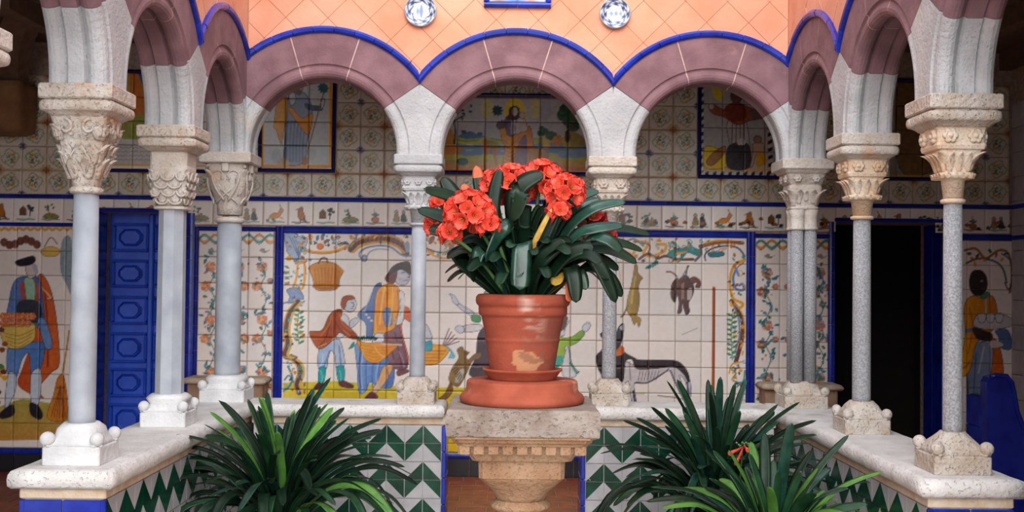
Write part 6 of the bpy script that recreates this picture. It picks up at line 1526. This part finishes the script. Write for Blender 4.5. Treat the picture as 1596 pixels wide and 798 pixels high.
# ---- the potted plant on the pedestal
BASEZ = 1.515
plant = thing('clivia_plant', 'flowering clivia with vermilion flower heads in the terracotta pot', 'plant', (PX_, PY_, BASEZ))
def L(base, mid, tip, w, m, dy_mid=0, dy_tip=0, tipm=None, roll=0.0, fold=.3, round_=.7, mid2=None, dy2=0):
    """measured leaf: photo points lifted to the plant's own depth plus an offset towards (-) or away from (+) the viewer"""
    p0 = Vector((PX_ + base[0], PY_ + base[1], BASEZ - .01))
    pts = [p0, at(*mid, PY_ + dy_mid)]
    if mid2: pts.append(at(*mid2, PY_ + dy2))
    pts.append(at(*tip, PY_ + dy_tip))
    roll = 0.0
    leaf_obj(plant, pts, w * .58 * PY_ / F_PX, LV[m], LV[tipm] if tipm is not None else None, roll, fold=fold * .7, round_=round_, nrm=(0, -.8, .6))
L((-.06, 0), (735, 330), (660, 294), 17, 0, -.02, -.10, tipm=None, roll=.7); L((-.05, .03), (725, 360), (651, 326), 21, 0, 0, .02, roll=.8)
L((-.04, .05), (735, 350), (689, 276), 24, 0, .06, .10, tipm=None, roll=1.1); L((-.02, .05), (762, 350), (742, 258), 20, 0, .06, .08, tipm=5, roll=1.4)
L((-.03, .03), (750, 340), (721, 287), 18, 5, .03, .05, roll=1.2)
L((-.01, 0), (770, 345), (779, 263), 19, 0, -.04, -.05, roll=1.5); L((.01, -.02), (800, 330), (847, 271), 26, 0, -.05, -.06, roll=.9, mid2=(812, 290), dy2=-.06)
L((.06, .08), (850, 340), (886, 267), 18, 0, .10, .14, roll=1.2)
L((.0, -.03), (806, 330), (800, 345), 28, 0, -.10, -.20, roll=0, mid2=(812, 298), dy2=-.16)
L((0, -.06), (812, 395), (810, 452), 27, 3, -.13, -.235, fold=.18, mid2=(814, 383), dy2=-.19, round_=.9)
L((-.05, -.05), (775, 365), (757, 408), 26, 3, -.12, -.2, mid2=(782, 356), dy2=-.16, fold=.2)
L((-.06, -.04), (760, 400), (741, 415), 20, 3, -.12, -.18, mid2=(748, 392), dy2=-.16)
L((-.07, 0), (735, 420), (704, 388), 26, 0, -.02, -.05, roll=.5); L((-.07, -.02), (745, 425), (712, 408), 24, 0, -.05, -.08, roll=.4); L((-.06, -.04), (752, 420), (738, 440), 22, 0, -.10, -.16, mid2=(738, 405), dy2=-.14)
L((-.06, 0), (725, 375), (668, 358), 22, 0, .02, 0, roll=.4)
L((.05, .02), (880, 330), (933, 297), 17, 3, .02, .06, roll=-.3); L((.05, .0), (885, 345), (936, 310), 16, 3, 0, .02, roll=-.3)
L((.05, -.02), (880, 365), (975, 315), 17, 3, -.05, -.06, roll=-.35, mid2=(925, 325), dy2=-.07); L((.06, -.03), (890, 375), (972, 352), 18, 3, -.07, -.08, roll=-.3, mid2=(925, 357), dy2=-.09)
L((.07, .02), (900, 385), (1015, 366), 16, 0, .03, .08, roll=-.3, mid2=(955, 357), dy2=.06); L((.07, .0), (905, 395), (1002, 391), 16, 0, 0, .03, roll=-.2, mid2=(955, 378), dy2=.01)
L((.07, -.02), (900, 400), (993, 410), 20, 0, -.03, -.05, roll=-.2, mid2=(945, 388), dy2=-.04); L((.06, -.03), (910, 378), (969, 392), 20, 3, -.08, -.12, roll=-.1, mid2=(943, 372), dy2=-.11)
L((.08, -.04), (905, 405), (960, 472), 22, 0, -.06, -.12, roll=-.2, mid2=(932, 412), dy2=-.10); L((.09, -.02), (915, 415), (969, 463), 18, 0, -.02, -.04, mid2=(948, 430), dy2=-.03)
L((.08, -.05), (880, 420), (898, 472), 22, 0, -.10, -.17, mid2=(893, 428), dy2=-.15); L((.09, -.05), (895, 425), (913, 452), 16, 1, -.1, -.14, mid2=(905, 428), dy2=-.13); L((.08, 0), (910, 400), (964, 421), 16, 0, 0, 0, mid2=(940, 405), dy2=0)
L((.03, -.06), (840, 390), (872, 318), 20, 0, -.12, -.14, roll=.6); L((.01, -.05), (825, 400), (860, 325), 8, 4, -.14, -.17, roll=.7); L((.07, -.04), (868, 430), (866, 445), 18, 4, -.1, -.16)
L((.05, -.06), (880, 400), (925, 385), 22, 0, -.13, -.16, roll=-.2); L((.02, -.07), (840, 410), (880, 375), 24, 0, -.15, -.18, roll=.3)
L((.08, -.06), (885, 440), (886, 470), 13, 5, -.10, -.14)
rr = np.random.default_rng(31)
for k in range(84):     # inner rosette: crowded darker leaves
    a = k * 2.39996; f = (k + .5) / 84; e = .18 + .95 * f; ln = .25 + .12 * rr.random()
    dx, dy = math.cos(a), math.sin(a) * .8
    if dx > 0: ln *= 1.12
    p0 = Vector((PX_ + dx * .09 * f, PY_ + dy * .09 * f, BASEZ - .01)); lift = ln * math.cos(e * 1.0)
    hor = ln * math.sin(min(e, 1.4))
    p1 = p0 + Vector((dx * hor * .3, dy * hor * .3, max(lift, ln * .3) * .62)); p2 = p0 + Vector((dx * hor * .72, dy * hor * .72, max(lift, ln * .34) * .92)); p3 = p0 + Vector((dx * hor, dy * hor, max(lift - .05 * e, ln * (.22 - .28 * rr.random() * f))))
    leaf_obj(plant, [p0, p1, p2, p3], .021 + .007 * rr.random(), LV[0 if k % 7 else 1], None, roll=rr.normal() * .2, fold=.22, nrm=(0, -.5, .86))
def hd(px, py, dy, R, n, me=FLM, seed=1, sq=(1, .85, .9), sc=.92):
    c = at(px, py, PY_ + dy); umbel(plant, c, R, n, (PX_ + (c.x - PX_) * .25, PY_ + dy * .3, BASEZ + .02), me, sq, seed, sc)
hd(733, 335, -.17, .092, 34, seed=1); hd(797, 290, .04, .085, 28, seed=2); hd(842, 284, .06, .085, 28, seed=7); hd(880, 300, -.08, .068, 22, seed=4)
hd(768, 290, .10, .05, 12, seed=8); hd(684, 318, .16, .035, 6, seed=5, sc=.7); hd(677, 350, .10, .04, 8, seed=11, sc=.75); hd(922, 345, .10, .045, 10, FLD, 6, (1.4, .8, .6)); hd(942, 370, .04, .03, 6, FLD, 9, (1.3, .8, .6)); hd(872, 330, -.14, .035, 5, seed=12)
hd(762, 352, -.19, .035, 5, seed=21); hd(700, 365, -.17, .03, 5, seed=22)
# ---- bushes in the court
def bush(cx, cy, z0, n, ln, label, seed, cols, zrim, spread=1.0, flat=1.0, w=.0235):
    pot_t = thing('planter_pot', 'terracotta planter of ' + label, 'planter', (cx, cy, 0), group='planters in the court')
    b = MB(); b.lathe([(.06, 0), (.17, 0), (.20, zrim - .08), (.215, zrim - .06), (.22, zrim - .01), (.20, zrim), (.19, zrim - .02), (.05, zrim - .03)], cx, cy, 40); b.build('pot_body', M_TERRA, pot_t)
    t = thing('strap_leaf_plant', label, 'plant', (cx, cy, zrim - .02), group='strap-leaved plants in the court')
    r = np.random.default_rng(seed)
    for k in range(n):
        a = k * 2.39996 + r.normal() * .25; f = (k + .5) / n; e = (.10 + 1.28 * f ** .8) * spread
        l_ = ln * (.72 + .42 * r.random()); dx, dy = math.cos(a), math.sin(a)
        p0 = Vector((cx + dx * .10 * f, cy + dy * .10 * f, zrim - .03))
        d = Vector((dx * math.sin(e * .62), dy * math.sin(e * .62), math.cos(e * .62)))       # leaves the crown steeply
        d2 = Vector((dx * math.sin(e * 1.08), dy * math.sin(e * 1.08), math.cos(e * 1.08)))
        d3 = Vector((dx * math.sin(e * 1.62), dy * math.sin(e * 1.62), math.cos(e * 1.62) - .10 * f))     # and arches over
        p1 = p0 + d * (l_ * .38); p2 = p1 + d2 * (l_ * .34); p3 = p2 + d3 * (l_ * .30)
        sw = Vector((-dy, dx, 0)) * (r.normal() * .05 * l_); p2 += sw; p3 += sw * 2.2
        c = cols[int(r.random() * len(cols))]
        leaf_obj(t, [p0, p1, p2, p3], w * (.8 + .4 * r.random()), LV[c], None, roll=r.normal() * .3, fold=.3, round_=.72)
    return t
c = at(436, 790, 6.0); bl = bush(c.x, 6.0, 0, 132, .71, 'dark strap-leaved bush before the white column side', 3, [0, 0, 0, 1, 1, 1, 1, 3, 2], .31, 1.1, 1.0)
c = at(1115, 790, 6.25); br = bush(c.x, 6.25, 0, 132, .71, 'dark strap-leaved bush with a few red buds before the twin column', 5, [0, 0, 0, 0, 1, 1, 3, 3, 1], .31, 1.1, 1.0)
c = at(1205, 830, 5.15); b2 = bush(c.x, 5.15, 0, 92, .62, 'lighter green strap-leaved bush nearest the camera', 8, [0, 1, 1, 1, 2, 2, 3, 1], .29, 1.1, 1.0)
# red buds
bud = thing('flower_spike', 'small spike of red tubular buds in the dark bush', 'flower', tuple(at(1153, 700, 5.75)))
for k, (px, py, tx, ty) in enumerate(((1158, 697, 1137, 707), (1158, 698, 1147, 724), (1160, 695, 1166, 702))):
    p, q = at(px, py, 5.74), at(tx, ty, 5.68); b = MB(); b.tube([p, p + (q - p) * .55, q], [.004, .007, .012], 8); b.build('bud', M_PETAL, bud)
b = MB(); p = at(1157, 697, 5.76); b.tube([p - Vector((0, -.1, .28)), p - Vector((0, -.03, .12)), p], .005, 6)
for k in range(9): b.ball((p.x + rng.normal() * .018, p.y + rng.normal() * .01, p.z + .006 + rng.random() * .02), .006, 6, 5)
b.build('stalk', M_STALK, bud)
